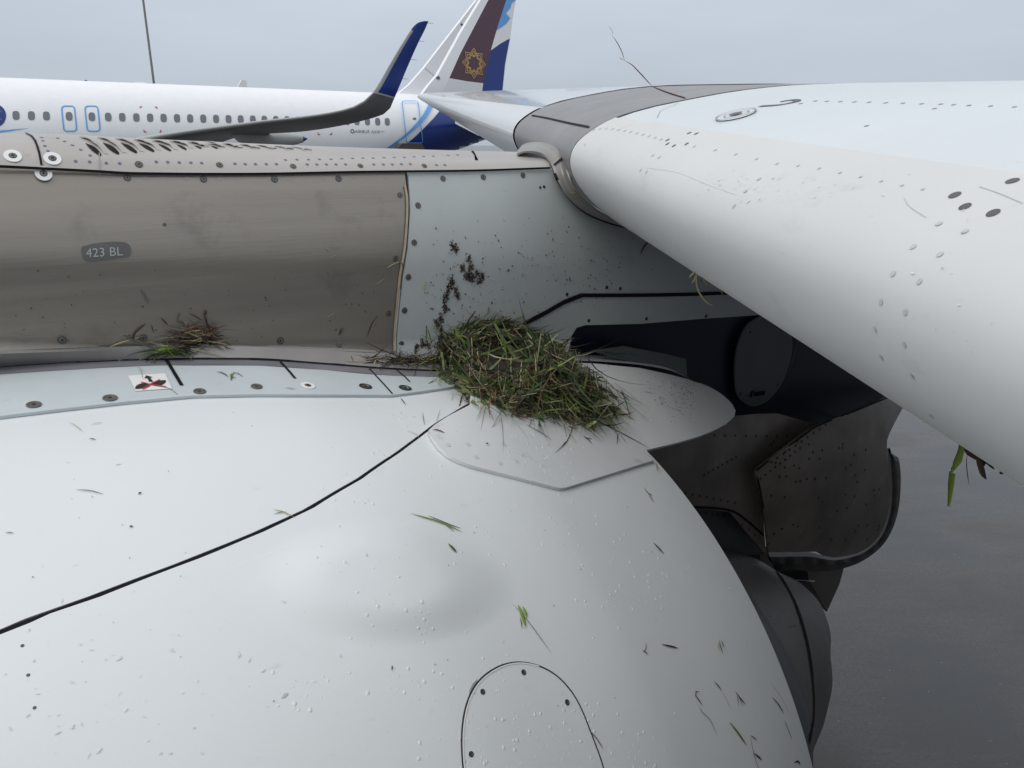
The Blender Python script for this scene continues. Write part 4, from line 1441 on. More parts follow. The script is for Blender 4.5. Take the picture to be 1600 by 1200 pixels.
# third, far aircraft: only the fin tip and spine show above the neighbour's back
far = empty('airliner', W(30, 85, -CAMH))
tag(far, 'distant white airliner whose small fin tip shows above the neighbouring fuselage', 'airliner')
ft = bo(379, 125, 84); fb_ = ft - Z * 7
V = [fb_ - A * 4.6, fb_ + A * 1.2, ft + A * .35, ft - A * .1]
mk('fin', V + [p + O * .3 for p in V], [(0, 1, 2, 3), (7, 6, 5, 4), (0, 4, 5, 1), (1, 5, 6, 2), (2, 6, 7, 3), (3, 7, 4, 0)], NBW, far, smooth=False)
V = []
ca = (fb_ - CAM).dot(A)
for da, r_ in ((-30, .1), (-28, 1.4), (-24, 1.97), (-8, 1.97), (-2, 1.4), (4, .3)):
    for j in range(24): V.append(W(ca + da, 84.15 + r_ * cos(2 * pi * j / 24), fb_.z - CAMH - 1.6 + r_ * sin(2 * pi * j / 24)))
mk('fuselage', V, grid_faces(6, 24, True), NBW, far)

# ------------------------------------------------------------------ NEST AND GRASS
ALLS = ['nac', 'strip', 'hump', 'wall', 'top']
GMATS = [GR1, GR2, GR3, GR4, GR5, GR6, SOIL_SHADE]


def blade(b, p, d, L, w, droop, mi, seg=5, side=None, curl=0.0, floor=None):
    """one grass blade: a narrow folded ribbon"""
    d = d.normalized()
    s = side or d.cross(Vector((random.uniform(-1, 1), random.uniform(-1, 1), random.uniform(-1, 1))))
    s = s.normalized()
    V = []
    q = p.copy()
    for i in range(seg + 1):
        t = i / seg
        ww = w * (1 - t ** 2.5) * (.6 + .4 * min(1, t * 4)) / 2 + w * .04
        V += [q - s * ww, q + s * ww]
        d = (d - Z * droop / seg + s * curl / seg).normalized()
        q = q + d * (L / seg)
    b.add(V, [(2 * i, 2 * i + 1, 2 * i + 3, 2 * i + 2) for i in range(seg)], mi)


nest_out = smooth_px([(684, 572), (690, 530), (720, 512), (760, 500), (800, 503), (840, 522), (878, 543), (900, 570), (925, 600), (950, 628), (965, 648), (940, 664), (900, 668), (870, 655), (830, 658), (790, 648), (755, 628), (720, 612), (690, 592)], 80, True)
def inside_poly(P, x, y):
    c = False
    n = len(P)
    for i in range(n):
        x1, y1 = P[i]; x2, y2 = P[(i + 1) % n]
        if (y1 > y) != (y2 > y) and x < (x2 - x1) * (y - y1) / (y2 - y1) + x1: c = not c
    return c
def edge_d(P, x, y):
    return min(hypot(x - a_[0], y - a_[1]) for a_ in P)


rn = random.Random(11)
random.seed(21)
nest = empty('nest', hp(800, 600, ['hump', 'nac']))
tag(nest, 'ragged bird nest of green grass and straw in the corner between pylon and cowl', 'nest')
# a lumpy core that closes the middle of the heap; blades bristle out of it
TOWARD = (CAM - WORLDM[nest.name].translation).normalized()


def base_pt(x, y):
    """where the heap rests: cowl and fairing below, pylon wall behind"""
    return hit(x, y, ALLS, 0)


def heap_h(x, y):
    e_ = edge_d(nest_out, x, y)
    h = .085 * sstep(0, 62, e_)
    hollow = math.exp(-(((x - 796) / 46) ** 2 + ((y - 560) / 25) ** 2))
    lob = .5 + .5 * sin(x * .055 + 1.3) * sin(y * .07)
    return h * (1 - .92 * hollow) * (.8 + .3 * lob)


def heap_pt(x, y, k):
    h = base_pt(x, y)
    if h is None: return None
    p, n = h
    d = (CAM - p).normalized()
    up_ = (Z * .75 + d * .55).normalized()
    return p + up_ * heap_h(x, y) * k, n


core = panel('nest_core', [(lerp(800, x, .90), lerp(590, y, .86)) for x, y in nest_out], lambda x, y: (heap_pt(x, y, .80) or [None])[0], SOIL_SHADE, nest, step=10, smooth=False)  # near-black colour paints in the shade of the nest hollow
bags = {'green': Bag(), 'straw': Bag(), 'brown': Bag()}
CEN = (800, 575)
count = 0
TAN1 = TOWARD.cross(Z).normalized()          # towards the left of the heap
TAN2 = TAN1.cross(TOWARD).normalized()
if TAN2.z < 0: TAN2 = -TAN2
while count < 3900:
    x, y = rn.uniform(670, 985), rn.uniform(495, 690)
    if not inside_poly(nest_out, x, y): continue
    k = .45 + .68 * rn.random() ** .6
    q = heap_pt(x, y, k)
    if q is None: continue
    p, n = q
    hollow = math.exp(-(((x - 796) / 50) ** 2 + ((y - 558) / 26) ** 2))
    if hollow > .45 and k > .72 and rn.random() < .93: continue
    u = rn.random()
    front = sstep(575, 635, y) * sstep(760, 830, x)
    if rn.random() < .15 + .55 * front:      # combed down over the front
        dirv = -TAN2 * 1.0 - TAN1 * rn.gauss(.25, .35) + TOWARD * rn.gauss(.1, .2)
    elif rn.random() < .35:                  # laid along the heap, left-up to right-down
        dirv = -TAN1 * rn.choice((-1, 1)) - TAN2 * rn.gauss(.35, .35) * 1.0 + TOWARD * rn.gauss(0, .2)
    else:
        an = rn.uniform(0, 2 * pi)
        dirv = TAN1 * cos(an) + TAN2 * sin(an) * .8 + TOWARD * rn.gauss(.05, .25)
    dirv = dirv.normalized()
    L = rn.choice((.035, .05, .07, .09, .12, .16)) * rn.uniform(.75, 1.15)
    ok = True
    for sgn in (-.5, .5):
        e2 = proj(p + dirv * L * sgn)
        if not inside_poly(nest_out, *e2) and edge_d(nest_out, *e2) > rn.choice((4, 8, 8, 14, 22)): ok = False
    for sgn in (-.45, -.2, .2, .45):
        ex, ey = proj(p + dirv * L * sgn)
        if hollow < .35 and math.exp(-(((ex - 796) / 50) ** 2 + ((ey - 558) / 26) ** 2)) > .5 and rn.random() < .93: ok = False
    if not ok: continue
    count += 1
    if hollow > .4 and rn.random() < .7: mi, bg = (6 if u < .5 else (3 if u < .8 else 1)), ('green' if u >= .8 else 'brown')  # blades in the hollow mostly get dark materials, painting its shade
    elif u < .19: mi, bg = 0, 'green'
    elif u < .42: mi, bg = 1, 'green'
    elif u < .45: mi, bg = 4, 'green'
    elif u < .66: mi, bg = 2, 'straw'
    elif u < .84: mi, bg = 3, 'brown'
    elif u < .90: mi, bg = 5, 'brown'
    else: mi, bg = 6, 'brown'
    w = rn.choice((.0012, .0016, .0020, .0030)) if mi in (2, 3, 5, 6) else rn.choice((.002, .003, .004, .0055, .008))
    blade(bags[bg], p - dirv * L * .5, dirv, L, w, rn.uniform(-.2, .7), mi, seg=6, curl=rn.gauss(0, 1.0))
# fringe that hangs over the cowl and strays out of the heap
fr_ = [(960, 640), (940, 655), (905, 660), (870, 655), (835, 655), (800, 648), (770, 640), (735, 620), (700, 595), (683, 560), (690, 528), (930, 610), (905, 580), (860, 640), (950, 630)]
for _ in range(240):
    x0, y0 = rn.choice(fr_)
    x, y = x0 + rn.gauss(0, 13) - 6, y0 + rn.gauss(0, 8) - 10
    h = base_pt(x, y)
    if h is None: continue
    p, n = h
    p = p + n * rn.uniform(.004, .03)
    out = hit(x0 + (x0 - 800) * .3 + rn.gauss(12, 30), y0 + abs(y0 - 560) * .35 + rn.gauss(14, 14), ALLS, .006)
    if out is None: continue
    d = out[0] - p
    if d.length > .3 or d.length < .005: continue
    mi = rn.choice((0, 0, 1, 1, 2, 2, 3, 4, 5))
    bg = 'green' if mi in (0, 1, 4) else ('straw' if mi == 2 else 'brown')
    L = min(d.length, rn.choice((.03, .05, .07, .11)) * rn.uniform(.8, 1.2))
    blade(bags[bg], p, d, L, rn.choice((.001, .0014, .002, .003)), .15, mi, seg=4, curl=rn.uniform(-.5, .5))
for nm, m_i in (('green', 'green_grass'), ('straw', 'dry_straw'), ('brown', 'rotten_shade_stalks')):
    bg = bags[nm]
    o = mk(m_i, bg.v, bg.f, GMATS, nest, mi=bg.m)
    o['kind'] = 'stuff'


def strands(name, lines, regs, label, cat='grass', group=None, off=.002, fb=None, arc=0.0):
    """lines: (points, width m, material)"""
    b = Bag(); used = []
    for pts, w, m in lines:
        if m not in used: used.append(m)
        mi = used.index(m)
        n = max(4, int(sum(hypot(pts[i + 1][0] - pts[i][0], pts[i + 1][1] - pts[i][1]) for i in range(len(pts) - 1)) / 5))
        S = smooth_px(pts, n)
        C = []
        for i, (x, y) in enumerate(S):
            if fb: C.append((fb(x, y), -ray(x, y).normalized()))
            else:
                h = hit(x, y, regs, off)
                if h:
                    lift = arc * sin(pi * i / (n - 1))
                    C.append((h[0] + h[1] * lift, h[1]))
        if len(C) < 3: continue
        # half-round strand: three ridge lines
        V = []
        for i, (p, nn) in enumerate(C):
            t = (C[min(len(C) - 1, i + 1)][0] - C[max(0, i - 1)][0])
            if t.length < 1e-7: t = RT
            s = t.normalized().cross(nn).normalized()
            u = i / (len(C) - 1)
            ww = w / 2 * max(.15, (1 - abs(2 * u - 1) ** 3))
            V += [p - s * ww, p + nn * min(ww * .6, .0015), p + s * ww]
        F = []
        for i in range(len(C) - 1):
            F += [(3 * i, 3 * i + 1, 3 * i + 4, 3 * i + 3), (3 * i + 1, 3 * i + 2, 3 * i + 5, 3 * i + 4)]
        b.add(V, F, mi)
    if not b.f: return None
    o = mk(name, b.v, b.f, used, None, mi=b.m)
    tag(o, label, cat, group)
    return o


def heap_surf(x, y):
    q = heap_pt(min(max(x, 640), 1000), y, 1.12)
    return q[0] if q else CAM + ray(x, y) * 1.9


hero = [([(683, 588), (700, 600), (730, 622), (748, 641)], .010, GR1), ([(745, 600), (770, 625), (792, 652)], .008, GR1), ([(690, 538), (713, 545), (733, 560), (743, 577)], .0036, GR3),
        ([(675, 517), (700, 525), (712, 535)], .0046, GR3), ([(777, 491), (790, 520), (800, 546)], .0030, GR3), ([(737, 522), (745, 540), (753, 556)], .0030, GR3), ([(757, 567), (768, 583), (800, 594), (815, 592)], .0024, GR3),
        ([(690, 540), (680, 565), (672, 590)], .0048, GR1), ([(709, 540), (706, 565), (700, 590)], .0034, GR3), ([(859, 600), (861, 640), (860, 663)], .0028, GR3), ([(799, 582), (799, 610), (808, 627)], .0040, GR1),
        ([(864, 566), (874, 562), (884, 570)], .014, GR1), ([(850, 572), (862, 571), (870, 568)], .012, GR2), ([(884, 568), (905, 577), (925, 592)], .0034, GR3), ([(928, 600), (945, 612), (966, 627)], .010, GR2), ([(932, 622), (955, 640), (970, 648), (990, 657)], .0050, GR4),
        ([(745, 628), (755, 632), (766, 634)], .014, GR5), ([(826, 632), (840, 650), (848, 660)], .009, GR1), ([(842, 655), (843, 668), (842, 681)], .0060, GR1), ([(835, 596), (838, 620), (842, 640)], .0030, GR3), ([(868, 582), (872, 605), (876, 620)], .0030, GR3),
        ([(878, 585), (878, 605), (874, 622)], .0036, GR3), ([(850, 590), (852, 625), (856, 648)], .0030, GR2), ([(889, 580), (893, 590), (897, 598)], .0028, GR3), ([(912, 572), (935, 595), (960, 612)], .0026, GR1), ([(868, 590), (880, 610), (892, 632)], .0018, GR3),
        ([(820, 524), (850, 528), (880, 536), (898, 527)], .0022, GR3), ([(835, 530), (836, 545), (843, 531)], .0016, GR3), ([(718, 524), (740, 522), (765, 523)], .0050, GR1), ([(770, 520), (780, 530), (797, 543)], .0080, GR1), ([(700, 533), (716, 533), (740, 530)], .0040, GR3),
        ([(812, 566), (840, 565), (868, 562)], .0026, GR3), ([(800, 512), (780, 522), (745, 530)], .0034, GR3), ([(808, 502), (818, 508), (816, 514)], .0024, GR4), ([(886, 552), (905, 556), (930, 549)], .0020, GR3), ([(890, 636), (905, 634), (915, 633)], .0034, GR3),
        ([(900, 640), (915, 652), (930, 672), (940, 690)], .0024, GR3), ([(918, 645), (940, 662), (960, 668), (975, 672)], .0040, GR4), ([(915, 655), (925, 670), (930, 676)], .0075, GR4), ([(815, 600), (812, 625), (806, 640)], .0030, GR3), ([(780, 605), (790, 625), (797, 632)], .0022, GR3),
        ([(720, 598), (735, 612), (745, 622)], .0028, GR3), ([(735, 575), (760, 600), (775, 618)], .0026, GR6), ([(765, 560), (775, 552), (790, 548)], .010, GR2), ([(748, 548), (765, 545), (785, 550)], .009, GR2), ([(770, 570), (776, 558), (782, 552)], .008, GR1)]
for mname in ('long_grass_blade',):
    for pts_, w_, m_ in hero:
        o = strands(mname, [(pts_, w_ * .9, m_)], [], None, None, fb=heap_surf)
        M = WORLDM[o.name]
        place(o, M, nest)

NC = ['nac', 'hump', 'strip']
SC = 'loose grass scraps on the engine cowl'
scr = [
    ([([(642, 803), (665, 810), (690, 818), (722, 832)], .0028, GR5), ([(668, 806), (700, 820), (720, 826)], .002, GR2), ([(690, 816), (710, 832)], .0018, GR1)], 'long green grass blades lying across the top of the round blister'),
    ([([(700, 850), (707, 858), (713, 864)], .0055, GR1)], 'short dark green leaf just below the long blades on the blister'),
    ([([(809, 946), (815, 962), (821, 980)], .0065, GR5), ([(816, 948), (823, 966)], .005, GR5), ([(812, 965), (815, 983)], .0016, GR6)], 'bright green folded leaf above the round access panel'),
    ([([(799, 943), (815, 960), (838, 990), (861, 1021)], .0010, GR6)], 'long thin brown stalk crossing the bright green folded leaf'),
    ([([(427, 797), (440, 800), (462, 810)], .0016, GR3), ([(427, 804), (445, 801), (450, 806)], .0013, GR6)], 'forked tan sprig lying just above the long black cowl seam'),
    ([([(119, 766), (140, 768), (162, 773)], .0013, GR4)], 'thin straight brown stalk on the left part of the cowl'),
    ([([(108, 660), (120, 668), (130, 676)], .0011, GR3)], 'pale straw sliver below the two leftmost cam locks'),
    ([([(142, 665), (152, 662), (160, 661)], .0011, GR3)], 'tiny pale chaff just right of the straw sliver near the pale strip'),
    ([([(139, 686), (150, 688)], .0018, GR4)], 'short dark chip below the straw sliver near the pale strip'),
    ([([(625, 622), (634, 634)], .0020, GR4)], 'small dark chip just below the right end of the pale strip'),
    ([([(216, 773), (221, 770)], .0026, SOIL_SHADE)], 'small dark crumb at the middle left of the cowl'),
    ([([(202, 824), (208, 823)], .0026, SOIL_SHADE)], 'small dark crumb below the other crumb on the left cowl'),
    ([([(612, 1040), (612, 1048)], .0018, SOIL_SHADE)], 'tiny upright black sliver left of the round access panel'),
    ([([(8, 833), (22, 834)], .0012, GR6)], 'small reddish scrap at the left edge above the black seam'),
    ([([(1006, 762), (1012, 772), (1018, 775), (1013, 770)], .0024, GR4), ([(1012, 770), (1017, 780), (1022, 786)], .0022, GR6)], 'curled brown husk near the cowl edge below the fairing corner'),
    ([([(1020, 848), (1028, 857), (1037, 866)], .0042, GR2)], 'dark olive leaf stub on the cowl below the curled husk'),
    ([([(1008, 1003), (1008, 1014), (1004, 1020)], .0014, GR6), ([(1003, 1016), (1012, 1023)], .002, GR6)], 'small forked reddish stem left of the short dark twig'),
    ([([(1033, 1007), (1045, 1010), (1059, 1013)], .0034, GR4)], 'short straight dark twig on the lower right cowl'),
    ([([(1123, 1000), (1124, 1010), (1129, 1022)], .003, GR1), ([(1126, 1001), (1130, 1012)], .0025, GR4), ([(1121, 1003), (1122, 1018)], .002, GR3)], 'small tuft of olive blades near the cowl edge'),
    ([([(1092, 1081), (1087, 1080), (1085, 1086), (1092, 1096), (1097, 1103)], .0030, GR6), ([(1090, 1100), (1095, 1112), (1108, 1125), (1120, 1151)], .0012, GR4)], 'curled red brown stem with a long thin tail'),
    ([([(1115, 1065), (1121, 1072), (1127, 1080)], .0025, GR4), ([(1127, 1080), (1134, 1094), (1141, 1110)], .0010, GR3)], 'dark tipped stalk above the V shaped twig'),
    ([([(1148, 1080), (1155, 1091), (1164, 1101)], .0028, SOIL_SHADE), ([(1150, 1084), (1153, 1104)], .0016, SOIL_SHADE), ([(1153, 1088), (1160, 1104)], .0015, SOIL_SHADE)], 'dark V shaped twig on the lower right cowl'),
    ([([(1139, 1128), (1150, 1143), (1166, 1165)], .0042, GR1)], 'long olive green blade near the bottom of the cowl'),
    ([([(1172, 1149), (1182, 1157)], .0022, GR6), ([(1172, 1150), (1174, 1168), (1180, 1190), (1186, 1205)], .0014, GR4), ([(1177, 1177), (1190, 1188)], .0035, SOIL_SHADE)], 'thin branched sprig with dark buds at the bottom edge'),
    ([([(1205, 1089), (1215, 1101), (1224, 1115)], .0032, GR2)], 'dark green blade close to the right edge of the cowl'),
    ([([(1203, 1066), (1218, 1088), (1235, 1120)], .0010, GR3)], 'very fine pale stem beside the dark green blade at the edge'),
    ([([(1225, 1125), (1230, 1140), (1237, 1157)], .0020, GR2)], 'slim dark blade nearest the rim of the cowl'),
    ([([(1240, 1192), (1246, 1189), (1249, 1196)], .004, SOIL_SHADE)], 'dark clod at the bottom corner of the cowl rim'),
    ([([(919, 1140), (932, 1156), (942, 1171)], .0018, GR6)], 'thin dark stem leaning on the right side of the round access panel'),
    ([([(660, 645), (662, 660), (665, 673)], .0012, GR6), ([(688, 640), (683, 655), (681, 663)], .0010, GR3), ([(636, 674), (652, 681), (655, 686)], .0012, GR3)], 'upright fine stems caught in the black seam below the nest'),
    ([([(668, 673), (680, 672), (695, 677)], .0035, GR6)], 'red curved leaf at the tip of the fairing beside the seam'),
    ([([(338, 582), (348, 584), (357, 590)], .0028, GR2), ([(360, 590), (367, 583), (380, 590)], .0026, GR1), ([(362, 584), (361, 596)], .0030, GR1), ([(358, 586), (368, 592)], .0030, GR5)], 'small green leafy sprig on the pale strip'),
    ([([(210, 568), (219, 578), (224, 595)], .0010, GR3)], 'fine straw lying across the no step sticker'),
    ([([(249, 605), (266, 609), (281, 621)], .0010, GR4)], 'fine brown stem at the lower corner of the sticker'),
    ([([(445, 607), (462, 609)], .0016, GR2)], 'little green sliver left of the white grommet'),
    ([([(866, 709), (885, 690), (894, 668), (899, 648)], .0018, GR4), ([(884, 690), (876, 700)], .0016, GR4)], 'bent dark twig trailing from the nest over the fairing'),
    ([([(920, 652), (960, 672), (1000, 693), (1014, 701)], .0028, GR4), ([(965, 676), (963, 696)], .0018, GR4), ([(966, 677), (979, 694)], .0016, GR4)], 'long dark stalk reaching from the nest to the fairing corner'),
    ([([(910, 680), (925, 694)], .003, SOIL_SHADE), ([(912, 685), (925, 686)], .0022, SOIL_SHADE)], 'black crumpled scrap on the fairing below the nest'),
    ([([(820, 663), (850, 680), (863, 689)], .0020, GR4)], 'thin brown stalk pointing down from the front of the nest'),
    ([([(965, 610), (973, 618), (983, 627)], .0020, GR2), ([(968, 612), (973, 618)], .0045, GR2)], 'small seed head on the white hump right of the nest'),
    ([([(1005, 612), (1022, 616)], .0013, GR4)], 'hair thin sliver on the white hump near its dirty tail'),
    ([([(1052, 622), (1060, 632)], .0013, GR4)], 'short sliver on the dirty tail of the white hump'),
    ([([(1024, 722), (1027, 738)], .002, GR6), ([(1026, 726), (1031, 740)], .0016, GR3)], 'small hanging stub at the sharp fairing corner'),
]
for lines, lab in scr:
    strands('grass_scrap', lines, NC + ['wall'], lab, 'grass scrap', SC, off=.0012, arc=.001)

WR = ['wall', 'strip', 'nac']


def tangle(name, cx, cy, sx, sy, n, Lp, mats, label, regs=ALLS, lift=.02, droop=.3, kind='clump', wd=(.0012, .0028)):
    b = Bag()
    for _ in range(n):
        x, y = cx + rn.gauss(0, sx), cy + rn.gauss(0, sy)
        h = hit(x, y, regs, rn.uniform(.001, lift))
        if h is None: continue
        h2 = hit(x + rn.gauss(0, Lp), y + rn.gauss(0, Lp * .35), regs, rn.uniform(.001, lift))
        if h2 is None: continue
        d = h2[0] - h[0]
        if d.length < .003 or d.length > .3: continue
        blade(b, h[0], d, min(d.length, .1), rn.uniform(*wd), droop * .2, rn.randrange(len(mats)), seg=4, curl=rn.uniform(-1, 1))
    o = mk(name, b.v, b.f, mats, None, mi=b.m)
    tag(o, label, kind)
    return o


tangle('root_clump', 306, 528, 20, 7, 190, 26, [GR4, SOIL_SHADE, GR4, GR6, GR3], 'dark brown root clump on the foot of the metal pylon wall', lift=.018)
tangle('root_clump', 312, 510, 22, 8, 26, 26, [GR4, GR6, GR3], 'few brown stems standing up above the dark root clump', lift=.012)
tangle('grass_clump', 268, 548, 16, 4, 70, 24, [GR5, GR1, GR2, GR1], 'flattened bright green grass on the grey fillet under the root clump', lift=.012, wd=(.002, .005))
tangle('straw_drift', 640, 564, 34, 4.2, 230, 26, [GR3, GR4, SOIL_SHADE, GR2, GR4], 'drift of matted straw along the ledge left of the nest', lift=.010)
tangle('grass_strays', 960, 552, 26, 3, 14, 34, [GR2, GR3, GR1], 'few stray stems lying behind the fairing hump', regs=['dark', 'hump', 'wall'], lift=.01)
strands('dry_stalk', [([(163, 546), (185, 536), (205, 530), (222, 525)], .0030, GR3), ([(205, 530), (212, 518), (228, 505)], .0030, GR4), ([(207, 522), (209, 532), (211, 541)], .005, GR4), ([(213, 529), (226, 526)], .003, GR4),
                      ([(236, 507), (240, 520)], .0018, GR4), ([(250, 496), (258, 503), (262, 508)], .003, GR4), ([(275, 505), (280, 492), (281, 486)], .0022, GR1), ([(277, 504), (285, 503), (289, 507)], .003, GR6)],
        WR, 'forked pale stalk leaning on the foot of the metal wall', 'stalk', off=.003)
strands('dry_stalk', [([(330, 519), (323, 505), (318, 487)], .0028, GR4), ([(316, 500), (305, 494), (294, 489)], .0020, GR4), ([(320, 492), (322, 484)], .0040, GR4)], WR, 'upright dark stalk rising from the right of the root clump', 'stalk', off=.003)
strands('grass_tuft', [([(285, 541), (310, 548), (340, 555), (360, 563)], .0022, GR3), ([(240, 547), (262, 545), (290, 552)], .006, GR5), ([(236, 553), (270, 553), (300, 556)], .004, GR1)],
        WR, 'long green and yellow blades trailing right along the fillet', 'grass', off=.006)
# dark smears of rotten leaf on the wall
sm = Bag()
def flake(px, py, r, mi, bagx, regs=('wall',)):
    h = hit(px, py, list(regs), .0012)
    if h is None: return
    p, n = h
    k = rn.randrange(6, 10)
    x_ = A - n * A.dot(n); x_.normalize(); y_ = n.cross(x_)
    el = rn.uniform(.08, .55); an0 = rn.uniform(0, pi)
    V = [p + n * (.0022 if bagx is not globals().get('sc') else .0002)]
    for j in range(k):
        an = 2 * pi * j / k
        rr = r * rn.uniform(.4, 1.3)
        u, v = rr * cos(an), rr * sin(an) * el
        V.append(p + x_ * (u * cos(an0) - v * sin(an0)) + y_ * (u * sin(an0) + v * cos(an0)))
    bagx.add(V, [(0, 1 + j, 1 + (j + 1) % k) for j in range(k)], mi)
pathA = [(704, 437), (706, 444), (700, 452), (697, 462), (694, 472), (712, 455), (715, 462), (695, 483)]
pathB = [(684, 540), (689, 527), (688, 515), (683, 505), (689, 497), (668, 540), (660, 538), (650, 545)]
pathC = [(731, 405), (735, 418), (733, 432), (746, 428), (749, 440), (752, 432), (722, 418), (706, 385), (712, 388), (728, 430), (738, 434)]
for P, lab in ((pathA, 'dark brown rotten leaf smeared down the middle of the pale pylon panel'), (pathB, 'black brown mush running down beside the left end of the nest'),
               (pathC, 'reddish brown forked leaf smear highest and rightmost on the pale panel')):
    sm = Bag()
    for i_ in range(len(P)):
        x, y = P[i_]
        for _ in range(34): flake(x + rn.gauss(0, 2.0), y + rn.gauss(0, 3.6), rn.uniform(.0012, .0046), rn.choice((0, 0, 1)), sm)
    sml = mk('leaf_smear', sm.v, sm.f, [GR4, SOIL_SHADE], None, mi=sm.m)
    tag(sml, lab, 'smear', kind='stuff')
sp = Bag()
for _ in range(520):
    x, y = rn.gauss(730, 60), rn.gauss(455, 52)
    if rn.random() < .45: x, y = rn.gauss(905, 50), rn.gauss(420, 42)
    if x < 645 or y > 545: continue
    flake(x, y, rn.choice((.0005, .0008, .001, .0014, .002, .003)) * rn.uniform(.7, 1.3), rn.choice((0, 1, 1)), sp)
for _ in range(90): flake(rn.uniform(20, 600), rn.uniform(420, 535), rn.choice((.0008, .0012, .002)), 1, sp)
for _ in range(60): flake(rn.uniform(20, 1040), rn.uniform(640, 1190), rn.choice((.0005, .0007, .001)), 1, sp, ('nac', 'hump'))
for _ in range(170): flake(1085 - abs(rn.gauss(0, 34)), rn.gauss(618, 17), rn.choice((.0008, .0012, .002)), 0, sp, ('hump',))
spo = mk('mud_specks', sp.v, sp.f, [GR4, SOIL_SHADE], None, mi=sp.m)
tag(spo, 'fine mud and leaf specks over the pylon and cowl', 'specks', kind='stuff')
SCUFF = mat('paint_scuff', (0.66, 0.685, 0.69), 0.5)
SCUFF2 = mat('dark_scuff', (0.50, 0.51, 0.515), 0.55)
sc = Bag()
for _ in range(110):
    x, y = rn.gauss(150, 120), rn.gauss(1070, 75)
    if rn.random() < .45: x, y = rn.uniform(20, 1150), rn.uniform(650, 1190)
    flake(x, y, rn.uniform(.001, .0042), 0 if rn.random() < .93 else 1, sc, ('nac',))
for _ in range(90): flake(rn.gauss(1180, 60), rn.gauss(292, 12), rn.uniform(.0008, .003), 0, sc, ('wing',))
for _ in range(70): flake(rn.uniform(1000, 1590), rn.uniform(230, 560), rn.uniform(.0006, .002), rn.choice((0, 0, 1)), sc, ('wing',))
for i_ in range(len(sc.v)): pass
sco = mk('paint_scuffs', sc.v, sc.f, [SCUFF, SCUFF2], None, mi=sc.m)
tag(sco, 'faint grey rub marks in the white paint of cowl and slat', 'scuffs', kind='stuff')
ribbon('scratch', [(1010, 262), (1060, 270), (1110, 290), (1150, 304)], .0007, ['wing'], SCUFF, jet, off=.0006)
ribbon('scratch', [(1413, 310), (1420, 322), (1447, 340)], .0006, ['wing'], SCUFF2, jet, off=.0006)
ribbon('scratch', [(1530, 292), (1560, 302), (1598, 318)], .0007, ['wing'], SCUFF2, jet, off=.0006)
wallsc = [
    ([([(508, 387), (514, 393)], .002, GR3), ([(514, 405), (522, 399), (527, 398)], .0018, GR3)], 'small forked straw high on the dark metal wall'),
    ([([(538, 485), (546, 473)], .0016, GR3), ([(510, 496), (521, 488)], .0016, GR3)], 'pair of pale chaff slivers low on the dark metal wall'),
    ([([(573, 527), (579, 510), (590, 492)], .0022, GR4), ([(580, 512), (588, 495)], .0012, GR3)], 'long slanted dark stem low on the metal wall left of the tan bead'),
    ([([(529, 525), (534, 511)], .0022, GR4), ([(533, 524), (538, 510)], .0022, GR1)], 'two parallel olive stems low on the metal wall'),
    ([([(603, 419), (615, 412), (628, 408)], .0024, GR3), ([(622, 408), (628, 412), (627, 420)], .008, GR1)], 'green leaf with pale stalk caught on the tan sealant bead'),
    ([([(585, 445), (600, 435)], .0014, GR3)], 'faint pale stem below the caught green leaf'),
    ([([(666, 438), (662, 448), (663, 456)], .0035, GR3)], 'small tan scrap left of the brown smear on the pale panel'),
    ([([(219, 452), (226, 462), (231, 474)], .004, TAGG)], 'dark chain of blots on the metal wall below the number plate'),
    ([([(1000, 398), (1004, 388), (1013, 376)], .004, SOIL_SHADE)], 'black sliver on the panel just under the slat edge'),
    ([([(978, 352), (990, 348), (984, 356)], .004, SOIL_SHADE)], 'black torn scrap where the seal meets the slat edge'),
]
for lines, lab in wallsc: strands('grass_scrap', lines, WR, lab, 'grass scrap', 'scraps stuck to the pylon wall', off=.002)
# straw caught in the slat gap
sg = ['saddle', 'wing', 'wall']
strands('straw_wisp', [([(890, 300), (905, 302), (920, 310)], .0016, GR3), ([(897, 310), (906, 300), (917, 293)], .0014, GR3), ([(901, 290), (905, 300), (913, 306), (919, 323)], .0016, GR3), ([(893, 296), (910, 306)], .0012, GR1)],
        sg, 'wisp of straw caught in the gap at the slat end', 'straw', off=.004)
# tuft hanging from under the slat

strands('hanging_tuft', [([(1090, 423), (1082, 428), (1077, 434)], .003, GR3), ([(1091, 424), (1087, 434), (1081, 443)], .0026, GR3), ([(1090, 424), (1088, 440), (1093, 458), (1106, 474), (1116, 478)], .0026, GR3),
                         ([(1092, 424), (1099, 438), (1104, 446)], .0022, GR3), ([(1098, 430), (1094, 444)], .0022, GR1), ([(1122, 440), (1126, 452), (1129, 460)], .004, GR1), ([(1105, 432), (1112, 442), (1122, 450)], .0022, GR3)],
        [], 'tuft of yellow grass hanging from the underside of the slat above the seam', 'grass', fb=lambda x, y: by(x, y, 1.215))
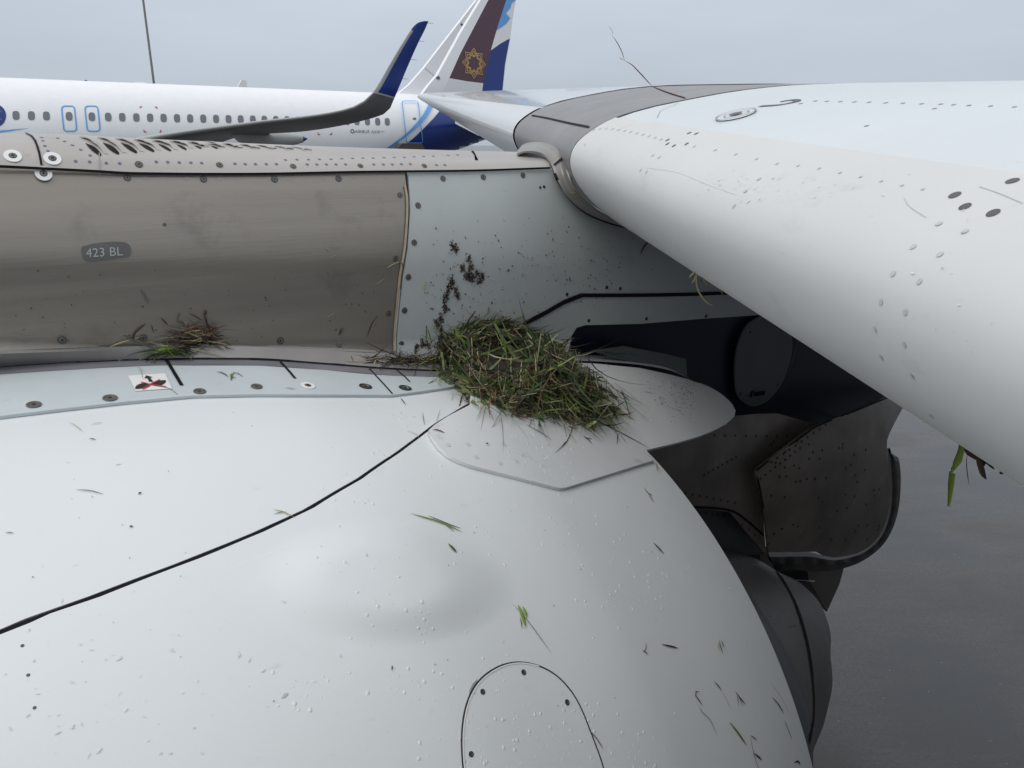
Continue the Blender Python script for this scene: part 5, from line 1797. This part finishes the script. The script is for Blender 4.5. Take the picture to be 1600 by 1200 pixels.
# green leaf and root hanging in the air at the right
dl = lambda x, y: by(x, y, .655)
b = Bag()
def leafshape(L, Rr, f):
    n = len(L)
    V = []
    for (a_, c_) in zip(L, Rr):
        pa, pc = f(*a_), f(*c_)
        mdl = (pa + pc) / 2 + Vector((0, .0015, 0))
        V += [pa, mdl, pc]
    F = []
    for i in range(n - 1): F += [(3 * i, 3 * i + 1, 3 * i + 4, 3 * i + 3), (3 * i + 1, 3 * i + 2, 3 * i + 5, 3 * i + 4)]
    b.add(V, F, 0)
leafshape([(1500, 686), (1496, 705), (1489, 722), (1487, 733)], [(1505, 690), (1507, 705), (1503, 722), (1489, 738)], dl)
leafshape([(1486, 730), (1486, 735), (1484, 739)], [(1489, 731), (1489.5, 736), (1488, 741)], dl)
leafshape([(1483, 736), (1481, 755), (1481, 775), (1480, 790)], [(1493, 741), (1491, 757), (1488, 775), (1484, 793)], dl)
lf = mk('hanging_leaf', b.v, b.f, GR5, None)
V = []
tag(lf, 'bright green kinked leaf hanging below the slat over the wet apron', 'leaf')
strands('hanging_root', [([(1506, 692), (1515, 700), (1525, 706), (1535, 715)], .0075, GR4), ([(1512, 703), (1510, 715), (1513, 745), (1515, 752)], .0008, GR4), ([(1526, 707), (1532, 722), (1536, 735), (1541, 743)], .0052, GR4),
                         ([(1534, 712), (1545, 719), (1554, 728)], .0026, SOIL_SHADE), ([(1528, 708), (1536, 716), (1538, 722)], .006, SOIL_SHADE), ([(1563, 730), (1567, 735)], .004, SOIL_SHADE)],
        [], 'brown root scrap hanging beside the green leaf under the slat', 'root', fb=lambda x, y: dl(x, y + 6))
# bare stalk standing on the slat root
stp0 = hp(1070, 154, ['grey', 'wing'], .004)
ydep = stp0.y
strands('bare_stalk', [([(1070, 153), (1045, 145), (1020, 136)], .0024, GR6), ([(1020, 136), (1010, 125), (998, 112), (987, 101), (976, 95)], .0024, GR6), ([(976, 95), (972, 82), (964, 66), (957, 56)], .0018, GR6),
                       ([(977, 95), (971, 92), (967, 89)], .0014, GR3), ([(957, 57), (957, 49), (950, 40)], .0012, GR3)],
        [], 'long bare reddish stalk standing up from the grey slat root against the sky', 'stalk', fb=lambda x, y: by(x, y, ydep - .01))

print('objects', len(bpy.data.objects), 'tris~', sum(len(m.polygons) for m in bpy.data.meshes))
